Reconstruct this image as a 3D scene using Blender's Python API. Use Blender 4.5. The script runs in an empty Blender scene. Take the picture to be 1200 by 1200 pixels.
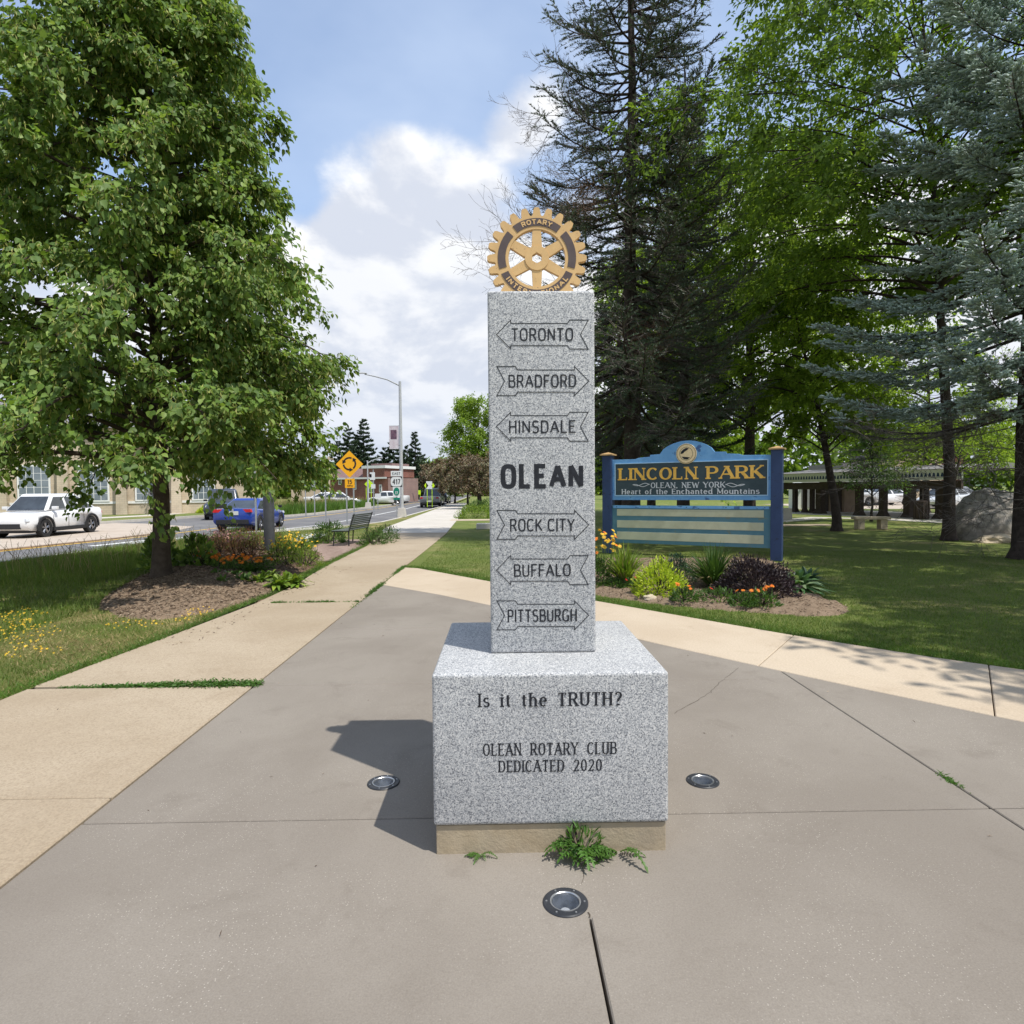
import bpy, bmesh, math, random
import numpy as np
from mathutils import Matrix, Vector

S = bpy.context.scene
COL = S.collection
# ------------------------------------------------------------------ camera
F_PX, EYE = 743.0, 1.6                       # focal length in pixels of a 1200 px wide picture
YAW, PITCH, ROLL = math.atan(12/F_PX), math.atan(27/F_PX), math.radians(.5)
_f = np.array([math.sin(YAW)*math.cos(PITCH), math.cos(YAW)*math.cos(PITCH), -math.sin(PITCH)])
_r0 = np.array([math.cos(YAW), -math.sin(YAW), 0.]); _u0 = np.cross(_r0, _f)
_r = _r0*math.cos(ROLL)-_u0*math.sin(ROLL); _u = _u0*math.cos(ROLL)+_r0*math.sin(ROLL)
CAMP = np.array([0, 0, EYE])
cam = bpy.data.cameras.new('camera'); cam.sensor_width = 36; cam.lens = F_PX/1200*36
cam.clip_start = .05; cam.clip_end = 2500
co = bpy.data.objects.new('camera', cam); COL.objects.link(co); S.camera = co
co.matrix_world = Matrix(((_r[0], _u[0], -_f[0], 0), (_r[1], _u[1], -_f[1], 0), (_r[2], _u[2], -_f[2], EYE), (0, 0, 0, 1)))

def ray(x, y): return _f+_r*(x-600)/F_PX-_u*(y-600)/F_PX
def G(x, y, z=0.):                            # measured photo point -> point on the ground
    d = ray(x, y); return CAMP+d*(z-EYE)/d[2]
def at(x, y, Y):                              # measured photo point -> point at distance Y up the street
    d = ray(x, y); return CAMP+d*Y/d[1]

# ------------------------------------------------------------------ light
SUN_EL = math.radians(63.0)
SUNV = Vector((.783*math.cos(SUN_EL), -.622*math.cos(SUN_EL), math.sin(SUN_EL)))   # towards the sun
sun = bpy.data.lights.new('sun', 'SUN'); sun.energy = 4.3; sun.angle = math.radians(.53); sun.color = (1, .965, .90)
so = bpy.data.objects.new('sun', sun); COL.objects.link(so)
so.rotation_euler = SUNV.to_track_quat('Z', 'Y').to_euler(); so.location = (20, -20, 40)
W = bpy.data.worlds.new('World'); S.world = W; W.use_nodes = True
S.view_settings.view_transform = 'Standard'; S.view_settings.look = 'None'
S.view_settings.exposure = 0.26; S.view_settings.gamma = 1; S.view_settings.use_curve_mapping = False
S.cycles.max_bounces = 8; S.cycles.transparent_max_bounces = 8

class NT:
    def __init__(s, tree): s.t = tree; s.n = tree.nodes; s.l = tree.links
    def new(s, ty, **kw):
        n = s.n.new(ty)
        for k, v in kw.items():
            if k[0] == '_': setattr(n, k[1:], v)
        return n
    def link(s, a, b): s.l.new(a, b)
    def math(s, op, a, b=None, c=None, clamp=False):
        n = s.n.new('ShaderNodeMath'); n.operation = op; n.use_clamp = clamp
        for i, v in enumerate((a, b, c)):
            if v is None: continue
            if isinstance(v, (int, float)): n.inputs[i].default_value = v
            else: s.l.new(v, n.inputs[i])
        return n.outputs[0]
    def mix(s, f, a, b, mode='MIX'):
        n = s.n.new('ShaderNodeMix'); n.data_type = 'RGBA'; n.blend_type = mode
        for i, v in ((0, f), (6, a), (7, b)):
            if isinstance(v, (int, float)): n.inputs[i].default_value = v
            elif isinstance(v, tuple): n.inputs[i].default_value = (*v[:3], 1)
            else: s.l.new(v, n.inputs[i])
        return n.outputs[2]
    def noise(s, vec, scale, detail=4, rough=.55, dist=0., out=0):
        n = s.n.new('ShaderNodeTexNoise'); n.inputs['Scale'].default_value = scale
        n.inputs['Detail'].default_value = detail; n.inputs['Roughness'].default_value = rough
        n.inputs['Distortion'].default_value = dist
        if vec is not None: s.l.new(vec, n.inputs['Vector'])
        return n.outputs[out]
    def ramp(s, fac, stops, interp='LINEAR'):
        n = s.n.new('ShaderNodeValToRGB'); n.color_ramp.interpolation = interp
        e = n.color_ramp.elements
        while len(e) < len(stops): e.new(.5)
        for el, (p, c) in zip(e, stops):
            el.position = p; el.color = (*c, 1) if isinstance(c, tuple) else (c, c, c, 1)
        s.l.new(fac, n.inputs[0]); return n.outputs[0]
    def step(s, v, lo, hi):
        n = s.n.new('ShaderNodeMapRange'); n.interpolation_type = 'SMOOTHSTEP'
        for i, x in enumerate((v, lo, hi)):
            if isinstance(x, (int, float)): n.inputs[i].default_value = x
            else: s.l.new(x, n.inputs[i])
        return n.outputs[0]

def build_sky():
    T = NT(W.node_tree); T.n.clear()
    out = T.new('ShaderNodeOutputWorld'); bg = T.new('ShaderNodeBackground'); T.link(bg.outputs[0], out.inputs[0])
    sky = T.new('ShaderNodeTexSky'); sky.sky_type = 'NISHITA'; sky.sun_disc = False
    sky.sun_elevation = SUN_EL; sky.sun_rotation = math.atan2(SUNV.x, SUNV.y)
    sky.air_density = 1.0; sky.dust_density = .6; sky.ozone_density = 1.4; sky.altitude = 400
    tc = T.new('ShaderNodeTexCoord').outputs['Generated']
    sep = T.new('ShaderNodeSeparateXYZ'); T.link(tc, sep.inputs[0]); x, y, z = sep.outputs
    zz = T.math('ADD', T.math('MAXIMUM', z, 0.0), .34)
    cmb = T.new('ShaderNodeCombineXYZ'); T.link(T.math('DIVIDE', x, zz), cmb.inputs[0]); T.link(T.math('DIVIDE', y, zz), cmb.inputs[1])
    p = cmb.outputs[0]
    n1 = T.noise(p, 1.75, 9, .56, .2); n2 = T.noise(p, 4.5, 6, .6)
    # more cloud low down, less overhead, with a few named banks
    bias = T.math('MULTIPLY', T.math('SUBTRACT', 1.0, T.step(z, .10, .62)), .23)
    tot = T.math('ADD', T.math('ADD', T.math('MULTIPLY', n1, .74), T.math('MULTIPLY', n2, .26)), bias)
    for (px, py, size, amp) in BANKS:
        d = Vector(ray(px, py)).normalized()
        dp = T.new('ShaderNodeVectorMath'); dp.operation = 'DOT_PRODUCT'; T.link(tc, dp.inputs[0]); dp.inputs[1].default_value = d
        nrm = T.new('ShaderNodeVectorMath'); nrm.operation = 'LENGTH'; T.link(tc, nrm.inputs[0])
        c = T.math('DIVIDE', dp.outputs['Value'], nrm.outputs['Value'])
        tot = T.math('ADD', tot, T.math('MULTIPLY', T.step(c, math.cos(size), 1.0), amp))
    dens = T.step(tot, .515, .675)
    veil = T.math('MULTIPLY', T.step(T.noise(p, .7, 6, .55, .5), .22, .72), .58)
    # sunlit tops, greyer thick bottoms
    off = T.new('ShaderNodeVectorMath'); off.operation = 'ADD'; T.link(p, off.inputs[0]); off.inputs[1].default_value = (.07, -.11, 0)
    n3 = T.noise(off.outputs[0], 1.75, 9, .56, .2)
    lit = T.step(T.math('SUBTRACT', n1, n3), -.06, .07)
    thick = T.step(tot, .60, .92)
    ccol = T.mix(lit, (.60, .64, .73), (.96, .955, .945))
    ccol = T.mix(T.math('MULTIPLY', thick, .45), ccol, (.58, .63, .73))
    low = T.math('SUBTRACT', 1.0, T.step(z, .0, .24))
    ccol = T.mix(T.math('MULTIPLY', low, .55), ccol, (.54, .61, .74))
    sc = T.new('ShaderNodeVectorMath'); sc.operation = 'SCALE'; T.link(sky.outputs[0], sc.inputs[0]); sc.inputs[3].default_value = SKY_K
    base = T.mix(veil, sc.outputs[0], (.69, .80, .97))
    fin = T.mix(dens, base, ccol)
    up = T.new('ShaderNodeVectorMath'); up.operation = 'SCALE'; T.link(fin, up.inputs[0]); up.inputs[3].default_value = 10.0
    T.link(up.outputs[0], bg.inputs[0]); bg.inputs[1].default_value = .1
SKY_K = .185
BANKS = [(430, 195, .10, .13), (520, 205, .11, .13), (540, 280, .12, .10), (610, 130, .07, .17), (420, 300, .09, .12), (435, 385, .075, .36), (500, 450, .30, .20), (300, 60, .40, -.12), (1040, 400, .25, .15), (540, 50, .14, -.14), (360, 300, .12, .10)]
build_sky()

# ------------------------------------------------------------------ object helpers
def tag(o, label=None, cat=None, group=None, kind=None):
    if label: o['label'] = label
    if cat: o['category'] = cat
    if group: o['group'] = group
    if kind: o['kind'] = kind
    return o
def thing(name, label, cat, loc=(0, 0, 0), rz=0., group=None):
    o = bpy.data.objects.new(name, None); COL.objects.link(o); o.empty_display_size = .1
    o.location = loc; o.rotation_euler = (0, 0, rz)
    return tag(o, label, cat, group)
def link(name, me, mat=None, parent=None):
    o = bpy.data.objects.new(name, me); COL.objects.link(o)
    if parent is not None: o.parent = parent
    if mat is not None and not me.materials: me.materials.append(mat)
    return o
def copy_tree(o, parent=None):
    c = o.copy(); COL.objects.link(c); c.parent = parent
    for ch in [k for k in ALLCH(o)]: copy_tree(ch, c)
    return c
def ALLCH(o): return list(o.children)
def np_mesh(name, v, f, mat=None, parent=None, smooth=False, mats=None, midx=None):
    """v (N,3); f (M,k) array of equal polygons"""
    v = np.asarray(v, dtype=np.float32).reshape(-1, 3); f = np.asarray(f, dtype=np.int32)
    me = bpy.data.meshes.new(name); M, k = f.shape
    me.vertices.add(len(v)); me.vertices.foreach_set('co', v.ravel())
    me.loops.add(M*k); me.loops.foreach_set('vertex_index', f.ravel())
    me.polygons.add(M); me.polygons.foreach_set('loop_start', np.arange(0, M*k, k, dtype=np.int32))
    me.polygons.foreach_set('loop_total', np.full(M, k, dtype=np.int32))
    if smooth: me.polygons.foreach_set('use_smooth', np.ones(M, dtype=bool))
    me.update(calc_edges=True)
    if mats:
        for m in mats: me.materials.append(m)
        if midx is not None: me.polygons.foreach_set('material_index', np.asarray(midx, dtype=np.int32))
    return link(name, me, mat, parent)

class MB:
    """collects simple solids, links them as ONE mesh"""
    def __init__(s): s.v = []; s.f = []
    def add(s, v, f):
        b = len(s.v); s.v += [tuple(map(float, p)) for p in v]; s.f += [tuple(b+i for i in q) for q in f]; return s
    def box(s, c, d, rz=0., rx=0., ry=0., taper=1.):
        hx, hy, hz = d[0]/2, d[1]/2, d[2]/2
        m = Matrix.Rotation(rz, 3, 'Z') @ Matrix.Rotation(ry, 3, 'Y') @ Matrix.Rotation(rx, 3, 'X')
        P = []
        for z in (-1, 1):
            k = taper if z > 0 else 1
            for x, y in ((-1, -1), (1, -1), (1, 1), (-1, 1)):
                P.append(tuple(Vector(c)+m @ Vector((x*hx*k, y*hy*k, z*hz))))
        return s.add(P, [(0, 3, 2, 1), (4, 5, 6, 7), (0, 1, 5, 4), (1, 2, 6, 5), (2, 3, 7, 6), (3, 0, 4, 7)])
    def bb(s, x0, x1, y0, y1, z0, z1): return s.box(((x0+x1)/2, (y0+y1)/2, (z0+z1)/2), (x1-x0, y1-y0, z1-z0))
    def tube(s, pts, rad, n=8, cap=True):
        pts = [Vector(p) for p in pts]; K = len(pts)
        if isinstance(rad, (int, float)): rad = [rad]*K
        V = []; F = []; a = None
        for i, p in enumerate(pts):
            t = (pts[min(i+1, K-1)]-pts[max(i-1, 0)]).normalized()
            if a is None:
                a = t.cross(Vector((0, 0, 1)));
                if a.length < .05: a = t.cross(Vector((1, 0, 0)))
            a = (a-t*a.dot(t)).normalized(); b = t.cross(a)
            for j in range(n):
                q = 2*math.pi*j/n; V.append(p+(a*math.cos(q)+b*math.sin(q))*rad[i])
        for i in range(K-1):
            for j in range(n):
                k = (j+1) % n; F.append((i*n+j, i*n+k, (i+1)*n+k, (i+1)*n+j))
        if cap: F += [tuple(range(n))[::-1], tuple((K-1)*n+j for j in range(n))]
        return s.add(V, F)
    def lathe(s, prof, c=(0, 0, 0), n=24, axis='Z', cap=True):
        V = []; F = []
        for r, z in prof:
            for j in range(n):
                q = 2*math.pi*j/n; x, y = r*math.cos(q), r*math.sin(q)
                p = {'Z': (x, y, z), 'Y': (x, z, y), 'X': (z, x, y)}[axis]
                V.append((c[0]+p[0], c[1]+p[1], c[2]+p[2]))
        for i in range(len(prof)-1):
            for j in range(n):
                k = (j+1) % n; F.append((i*n+j, i*n+k, (i+1)*n+k, (i+1)*n+j))
        if cap: F += [tuple(range(n))[::-1], tuple((len(prof)-1)*n+j for j in range(n))]
        return s.add(V, F)
    def prism(s, poly, z0, z1, M=None):
        n = len(poly); V = [Vector((x, y, z0)) for x, y in poly]+[Vector((x, y, z1)) for x, y in poly]
        if M is not None: V = [M @ p for p in V]
        return s.add(V, [tuple(range(n))[::-1], tuple(range(n, 2*n))]+[(i, (i+1) % n, n+(i+1) % n, n+i) for i in range(n)])
    def poly(s, pts): return s.add(pts, [tuple(range(len(pts)))])
    def build(s, name, mat, parent=None, bevel=0., seg=2, smooth=False, cut=None):
        me = bpy.data.meshes.new(name); me.from_pydata(s.v, [], s.f); me.update()
        bm = bmesh.new(); bm.from_mesh(me)
        bmesh.ops.recalc_face_normals(bm, faces=bm.faces)
        if bevel:
            es = [e for e in bm.edges if len(e.link_faces) == 2 and e.calc_face_angle(0) > .5]
            bmesh.ops.bevel(bm, geom=es, offset=bevel, segments=seg, affect='EDGES', profile=.6, clamp_overlap=True)
        for f in bm.faces:
            f.smooth = smooth
        if smooth:
            for e in bm.edges:
                if len(e.link_faces) == 2 and e.calc_face_angle(0) > .7: e.smooth = False
        bm.to_mesh(me); bm.free()
        o = link(name, me, mat, parent)
        if cut: carve(o, cut)
        return o
def carve(o, cutter_mb):
    """cut a solid out of a mesh and drop the cutter"""
    me = bpy.data.meshes.new('c'); me.from_pydata(cutter_mb.v, [], cutter_mb.f)
    bm = bmesh.new(); bm.from_mesh(me); bmesh.ops.recalc_face_normals(bm, faces=bm.faces); bm.to_mesh(me); bm.free()
    c = bpy.data.objects.new('c', me); COL.objects.link(c)
    c.parent = o.parent
    m = o.modifiers.new('b', 'BOOLEAN'); m.object = c; m.operation = 'DIFFERENCE'; m.solver = 'EXACT'
    dg = bpy.context.evaluated_depsgraph_get(); dg.update()
    nm = bpy.data.meshes.new_from_object(o.evaluated_get(dg))
    o.modifiers.clear(); old = o.data; o.data = nm; nm.name = o.name
    bpy.data.objects.remove(c); bpy.data.meshes.remove(me); bpy.data.meshes.remove(old)

# ------------------------------------------------------------------ materials
def principled(name, rough=.8, spec=.3, metal=0.):
    m = bpy.data.materials.new(name); m.use_nodes = True; T = NT(m.node_tree)
    b = T.n['Principled BSDF']; b.inputs['Roughness'].default_value = rough
    b.inputs['Specular IOR Level'].default_value = spec; b.inputs['Metallic'].default_value = metal
    return m, T, b
def mat(name, c1, c2=None, scale=3., detail=5, rough=.8, spec=.3, metal=0., bump=0., bscale=60., c3=None, s3=40., t3=.68, dist=0., coat=0., blotch=None, bs=.8):
    m, T, b = principled(name, rough, spec, metal)
    tc = T.new('ShaderNodeTexCoord').outputs['Object']
    if c2 is None: c2 = tuple(x*.86 for x in c1)
    n = T.noise(tc, scale, detail, .6, dist)
    col = T.mix(T.step(n, .32, .68), c1, c2)
    if c3 is not None: col = T.mix(T.step(T.noise(tc, s3, 3, .6), t3, t3+.08), col, c3)
    if blotch is not None: col = T.mix(T.math('MULTIPLY', T.step(T.noise(tc, bs, 6, .62, .3), .42, .72), .8), col, blotch)
    T.link(col, b.inputs['Base Color'])
    if bump:
        bn = T.new('ShaderNodeBump'); bn.inputs['Strength'].default_value = bump; bn.inputs['Distance'].default_value = .01
        T.link(T.noise(tc, bscale, 6, .65), bn.inputs['Height']); T.link(bn.outputs[0], b.inputs['Normal'])
    if coat: b.inputs['Coat Weight'].default_value = coat; b.inputs['Coat Roughness'].default_value = .08
    return m
def leafmat(name, cols, rough=.5, trans=.35, tcol=None, spec=.4):
    m, T, b = principled(name, rough, spec)
    g = T.new('ShaderNodeNewGeometry').outputs['Random Per Island']
    n = len(cols); col = T.ramp(g, [((i+.0)/n, c) for i, c in enumerate(cols)], 'CONSTANT' if n > 3 else 'LINEAR')
    tc = T.new('ShaderNodeTexCoord').outputs['Object']
    col = T.mix(1.0, col, T.ramp(T.noise(tc, 1.3, 3), [(.3, .72), (.7, 1.22)]), 'MULTIPLY')
    T.link(col, b.inputs['Base Color'])
    tr = T.new('ShaderNodeBsdfTranslucent')
    T.link(T.mix(1.0, col, tcol or (1.55, 1.5, .75), 'MULTIPLY'), tr.inputs[0])
    mx = T.new('ShaderNodeMixShader'); mx.inputs[0].default_value = trans
    T.link(b.outputs[0], mx.inputs[1]); T.link(tr.outputs[0], mx.inputs[2])
    T.link(mx.outputs[0], T.n['Material Output'].inputs[0]); return m

def granite():
    m, T, b = principled('granite', .62, .35)
    tc = T.new('ShaderNodeTexCoord').outputs['Object']
    v = T.new('ShaderNodeTexVoronoi'); v.inputs['Scale'].default_value = 235; T.link(tc, v.inputs['Vector'])
    sp = T.new('ShaderNodeSeparateColor'); T.link(v.outputs['Color'], sp.inputs[0])
    a = T.math('ADD', T.math('MULTIPLY', sp.outputs[0], .62), T.math('MULTIPLY', T.noise(tc, 300, 3, .7), .38))
    col = T.ramp(a, [(.14, (.075, .079, .088)), (.28, (.215, .222, .238)), (.42, (.335, .343, .352)), (.60, (.44, .445, .445)), (.80, (.61, .60, .58))])
    col = T.mix(1.0, col, T.ramp(T.noise(tc, 2.2, 4), [(.3, .90), (.7, 1.06)]), 'MULTIPLY')
    T.link(col, b.inputs['Base Color'])
    bn = T.new('ShaderNodeBump'); bn.inputs['Strength'].default_value = .22; bn.inputs['Distance'].default_value = .004
    T.link(T.noise(tc, 240, 4, .7), bn.inputs['Height']); T.link(bn.outputs[0], b.inputs['Normal'])
    return m
def concrete(name, c1, c2, c3, speck, fs=120., bump=.3, sp_t=.70, grit=None):
    m, T, b = principled(name, .88, .25)
    tc = T.new('ShaderNodeTexCoord').outputs['Object']
    col = T.mix(T.step(T.noise(tc, .55, 6, .6, .4), .34, .66), c1, c2)
    col = T.mix(T.math('MULTIPLY', T.step(T.noise(tc, 2.6, 7, .68, .5), .52, .74), .55), col, c3)
    col = T.mix(1.0, col, T.ramp(T.noise(tc, fs, 4, .7), [(.3, .84), (.7, 1.13)]), 'MULTIPLY')
    v = T.new('ShaderNodeTexVoronoi'); v.inputs['Scale'].default_value = 105; T.link(tc, v.inputs['Vector'])
    sp = T.new('ShaderNodeSeparateColor'); T.link(v.outputs['Color'], sp.inputs[0])
    k = T.math('MULTIPLY', T.math('LESS_THAN', v.outputs['Distance'], .24), T.math('GREATER_THAN', sp.outputs[0], sp_t))
    patch = T.step(T.noise(tc, 1.1, 4), .40, .62)
    col = T.mix(T.math('MULTIPLY', k, T.math('MULTIPLY', patch, .42)), col, speck)
    if grit: col = T.mix(T.math('MULTIPLY', T.math('LESS_THAN', sp.outputs[1], .22), .45 if sp_t < .6 else .10), col, grit)
    T.link(col, b.inputs['Base Color'])
    bn = T.new('ShaderNodeBump'); bn.inputs['Strength'].default_value = bump; bn.inputs['Distance'].default_value = .004
    T.link(T.noise(tc, fs*.8, 6, .7), bn.inputs['Height']); T.link(bn.outputs[0], b.inputs['Normal'])
    return m
M = {}
M['granite'] = granite()
M['plaza'] = concrete('plaza_concrete', (.205, .178, .148), (.248, .219, .184), (.168, .143, .117), (.62, .57, .50), 150, .40, .76, (.14, .115, .09))
M['tan'] = concrete('tan_concrete', (.435, .35, .255), (.485, .40, .30), (.375, .295, .21), (.72, .64, .52), 60, .2, .93)
M['oldwalk'] = concrete('worn_concrete', (.33, .262, .182), (.39, .318, .230), (.28, .215, .145), (.64, .57, .46), 90, .55, .55, (.25, .19, .13))
M['newwalk'] = concrete('pale_concrete', (.47, .435, .38), (.53, .49, .435), (.42, .38, .33), (.75, .72, .65), 40, .1, .9)
M['found'] = mat('foundation_concrete', (.33, .265, .175), (.39, .32, .22), 9, 6, .9, .2, bump=.4, bscale=50, blotch=(.30, .25, .18), bs=4)
M['black_fill'] = mat('black_letter_paint', (.012, .013, .017), (.022, .024, .03), 60, rough=.6)
M['line_fill'] = mat('dark_line_paint', (.03, .032, .036), (.05, .052, .057), 60, rough=.7)
M['gold'] = mat('tan_gold_paint', (.64, .41, .175), (.57, .36, .15), 14, 6, .42, .45, c3=(.20, .12, .06), s3=70, t3=.64)
M['gold_side'] = M['gold']
M['wheel_dark'] = mat('brown_enamel', (.085, .062, .060), (.10, .075, .07), 20, rough=.5)
M['soil'] = mat('soil', (.115, .075, .050), (.165, .11, .075), 7, 8, .95, .1, bump=.9, bscale=40, c3=(.27, .20, .14), s3=60, t3=.63)
M['mulch'] = mat('mulch', (.16, .115, .078), (.225, .165, .115), 12, 9, .95, .1, bump=1., bscale=55, c3=(.33, .24, .16), s3=75, t3=.60)
M['joint_dirt'] = mat('joint_dirt', (.05, .04, .03), (.07, .055, .04), 20, rough=.95)
M['metal'] = mat('galvanised_metal', (.42, .43, .44), (.50, .51, .52), 12, rough=.38, metal=.8)
M['paint_grey'] = mat('grey_painted_metal', (.40, .41, .42), (.45, .46, .47), 10, rough=.45)
M['black_metal'] = mat('black_metal', (.022, .024, .028), (.035, .037, .042), 20, rough=.42)
M['silver'] = mat('brushed_ring', (.52, .53, .54), (.6, .6, .6), 60, rough=.32, metal=.9)
def glassy(name, col, rough=.06, alpha=.35):
    m, T, b = principled(name, rough, .5)
    b.inputs['Base Color'].default_value = (*col, 1); b.inputs['Alpha'].default_value = alpha
    return m
M['lens'] = glassy('clear_lens', (.10, .12, .15), .03, .16)
M['glass'] = mat('dark_glass', (.03, .035, .04), (.05, .06, .07), 2, rough=.06, spec=.8)

# ------------------------------------------------------------------ lettering: skeleton glyphs swept with a broad nib
def _arc(cx, cy, rx, ry, a0, a1, n=14, e=2.0):
    P = []
    for i in range(n+1):
        a = math.radians(a0+(a1-a0)*i/n); c, s = math.cos(a), math.sin(a)
        P.append((cx+rx*math.copysign(abs(c)**(2/e), c), cy+ry*math.copysign(abs(s)**(2/e), s)))
    return P
def glyph(ch, e):
    """width, strokes: (points, weight) weight None = by direction, 't' thin, 'k' thick"""
    A = lambda *a, n=14: _arc(*a, n=n, e=e)
    h = lambda x0, x1, y: ([(x0, y), (x1, y)], None)
    v = lambda x, y0=0, y1=1: ([(x, y0), (x, y1)], None)
    g = {
     'A': (.66, [([(0, 0), (.33, 1)], 't'), ([(.33, 1), (.66, 0)], 'k'), h(.12, .54, .34)]),
     'B': (.56, [v(.05), ([(.05, 1)]+A(.28, .76, .22, .24, 90, -90)+[(.05, .52)], None), ([(.05, .52)]+A(.30, .26, .25, .26, 90, -90)+[(.05, 0)], None)]),
     'C': (.58, [(A(.31, .5, .28, .5, 42, 318, n=20), None)]),
     'D': (.60, [v(.05), ([(.05, 1)]+A(.26, .5, .31, .5, 90, -90, n=18)+[(.05, 0)], None)]),
     'E': (.50, [v(.05), h(.05, .5, 1), h(.05, .42, .52), h(.05, .52, 0)]),
     'F': (.48, [v(.05), h(.05, .5, 1), h(.05, .42, .52)]),
     'G': (.62, [(A(.31, .5, .28, .5, 42, 270, n=18)+[(.42, .01), (.56, .12)], None), ([(.57, .44), (.57, .04)], None), h(.36, .57, .44)]),
     'H': (.60, [v(.05), v(.55), h(.05, .55, .52)]),
     'I': (.10, [v(.05)]),
     'K': (.58, [v(.05), ([(.54, 1), (.08, .42)], 't'), ([(.20, .57), (.57, 0)], 'k')]),
     'L': (.48, [v(.05), h(.05, .48, 0)]),
     'M': (.78, [([(.06, 0), (.06, 1)], 't'), ([(.06, 1), (.39, .12)], 'k'), ([(.39, .12), (.72, 1)], 't'), v(.72)]),
     'N': (.62, [([(.05, 0), (.05, 1)], 't'), ([(.05, 1), (.57, 0)], 'k'), ([(.57, 0), (.57, 1)], 't')]),
     'O': (.62, [(A(.31, .5, .28, .5, 0, 360, n=30), None)]),
     'P': (.54, [v(.05), ([(.05, 1)]+A(.28, .73, .24, .27, 90, -90)+[(.05, .46)], None)]),
     'R': (.58, [v(.05), ([(.05, 1)]+A(.28, .74, .23, .26, 90, -90)+[(.05, .48)], None), ([(.30, .48), (.56, 0)], 'k')]),
     'S': (.52, [(A(.26, .75, .21, .25, 25, 270, n=12)+A(.26, .25, .22, .25, 90, -155, n=12)[1:], None)]),
     'T': (.56, [v(.28), h(0, .56, 1)]),
     'U': (.60, [([(.05, 1), (.05, .3)]+A(.30, .28, .25, .28, 180, 360)[1:]+[(.55, 1)], None)]),
     'W': (.90, [([(0, 1), (.24, 0)], 'k'), ([(.24, 0), (.45, .9)], 't'), ([(.45, .9), (.66, 0)], 'k'), ([(.66, 0), (.90, 1)], 't')]),
     'Y': (.60, [([(0, 1), (.30, .48)], 'k'), ([(.60, 1), (.30, .48)], 't'), v(.30, 0, .48)]),
     '0': (.54, [(A(.27, .5, .23, .5, 0, 360, n=28), None)]),
     '1': (.28, [v(.20), ([(.02, .80), (.20, 1)], 't')]),
     '2': (.52, [(A(.26, .73, .21, .27, 165, -25, n=12)+[(.04, 0)], None), h(.04, .5, 0)]),
     '3': (.50, [(A(.24, .76, .19, .24, 150, -90, n=12), None), (A(.24, .26, .22, .26, 90, -150, n=12), None)]),
     '4': (.56, [v(.42), ([(.42, 1), (.02, .30)], 't'), h(.02, .55, .30)]),
     '5': (.50, [([(.44, 1), (.10, 1), (.07, .56)], 't'), (A(.24, .32, .22, .32, 130, -150, n=14), None)]),
     '7': (.50, [h(.02, .48, 1), ([(.48, 1), (.18, 0)], 'k')]),
     '?': (.48, [(A(.24, .76, .19, .24, 160, -60, n=12)+[(.22, .45), (.22, .28)], None), ([(.22, .09), (.22, 0)], 'k')]),
     ',': (.14, [([(.09, .08), (.04, -.14)], 'k')]),
     '-': (.40, [h(.04, .36, .45)]),
     'a': (.48, [(A(.23, .48, .17, .20, 150, 0, n=8)+[(.40, .06), (.46, 0)], None), (A(.22, .20, .18, .20, 70, 360, n=14), None)]),
     'c': (.44, [(A(.24, .34, .20, .34, 48, 312, n=14), None)]),
     'd': (.50, [v(.43), (A(.24, .34, .20, .34, 0, 360, n=16), None)]),
     'e': (.47, [([(.05, .38), (.42, .38)]+A(.235, .34, .20, .34, 12, 315, n=16), None)]),
     'f': (.32, [([(.14, 0), (.14, .78)]+A(.26, .80, .12, .20, 180, 60, n=6)[1:], None), h(.02, .30, .64)]),
     'h': (.50, [v(.06), ([(.06, .45)]+A(.25, .44, .19, .24, 165, 0, n=8)+[(.44, 0)], None)]),
     'i': (.12, [v(.06, 0, .68), ([(.06, .86), (.06, .96)], 'k')]),
     'n': (.50, [v(.06, 0, .68), ([(.06, .45)]+A(.25, .44, .19, .24, 165, 0, n=8)+[(.44, 0)], None)]),
     'o': (.48, [(A(.24, .34, .20, .34, 0, 360, n=20), None)]),
     'r': (.34, [v(.06, 0, .68), ([(.06, .45)]+A(.24, .46, .16, .22, 160, 50, n=6), None)]),
     's': (.40, [(A(.20, .51, .15, .17, 25, 270, n=9)+A(.20, .17, .17, .17, 90, -155, n=9)[1:], None)]),
     't': (.30, [([(.13, .88), (.13, .14), (.18, .02), (.29, .03)], None), h(.0, .29, .66)]),
     'u': (.50, [([(.06, .68), (.06, .24)]+A(.25, .24, .19, .24, 180, 345, n=8)[1:], None), v(.44, 0, .68)]),
    }
    return g[ch]
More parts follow.
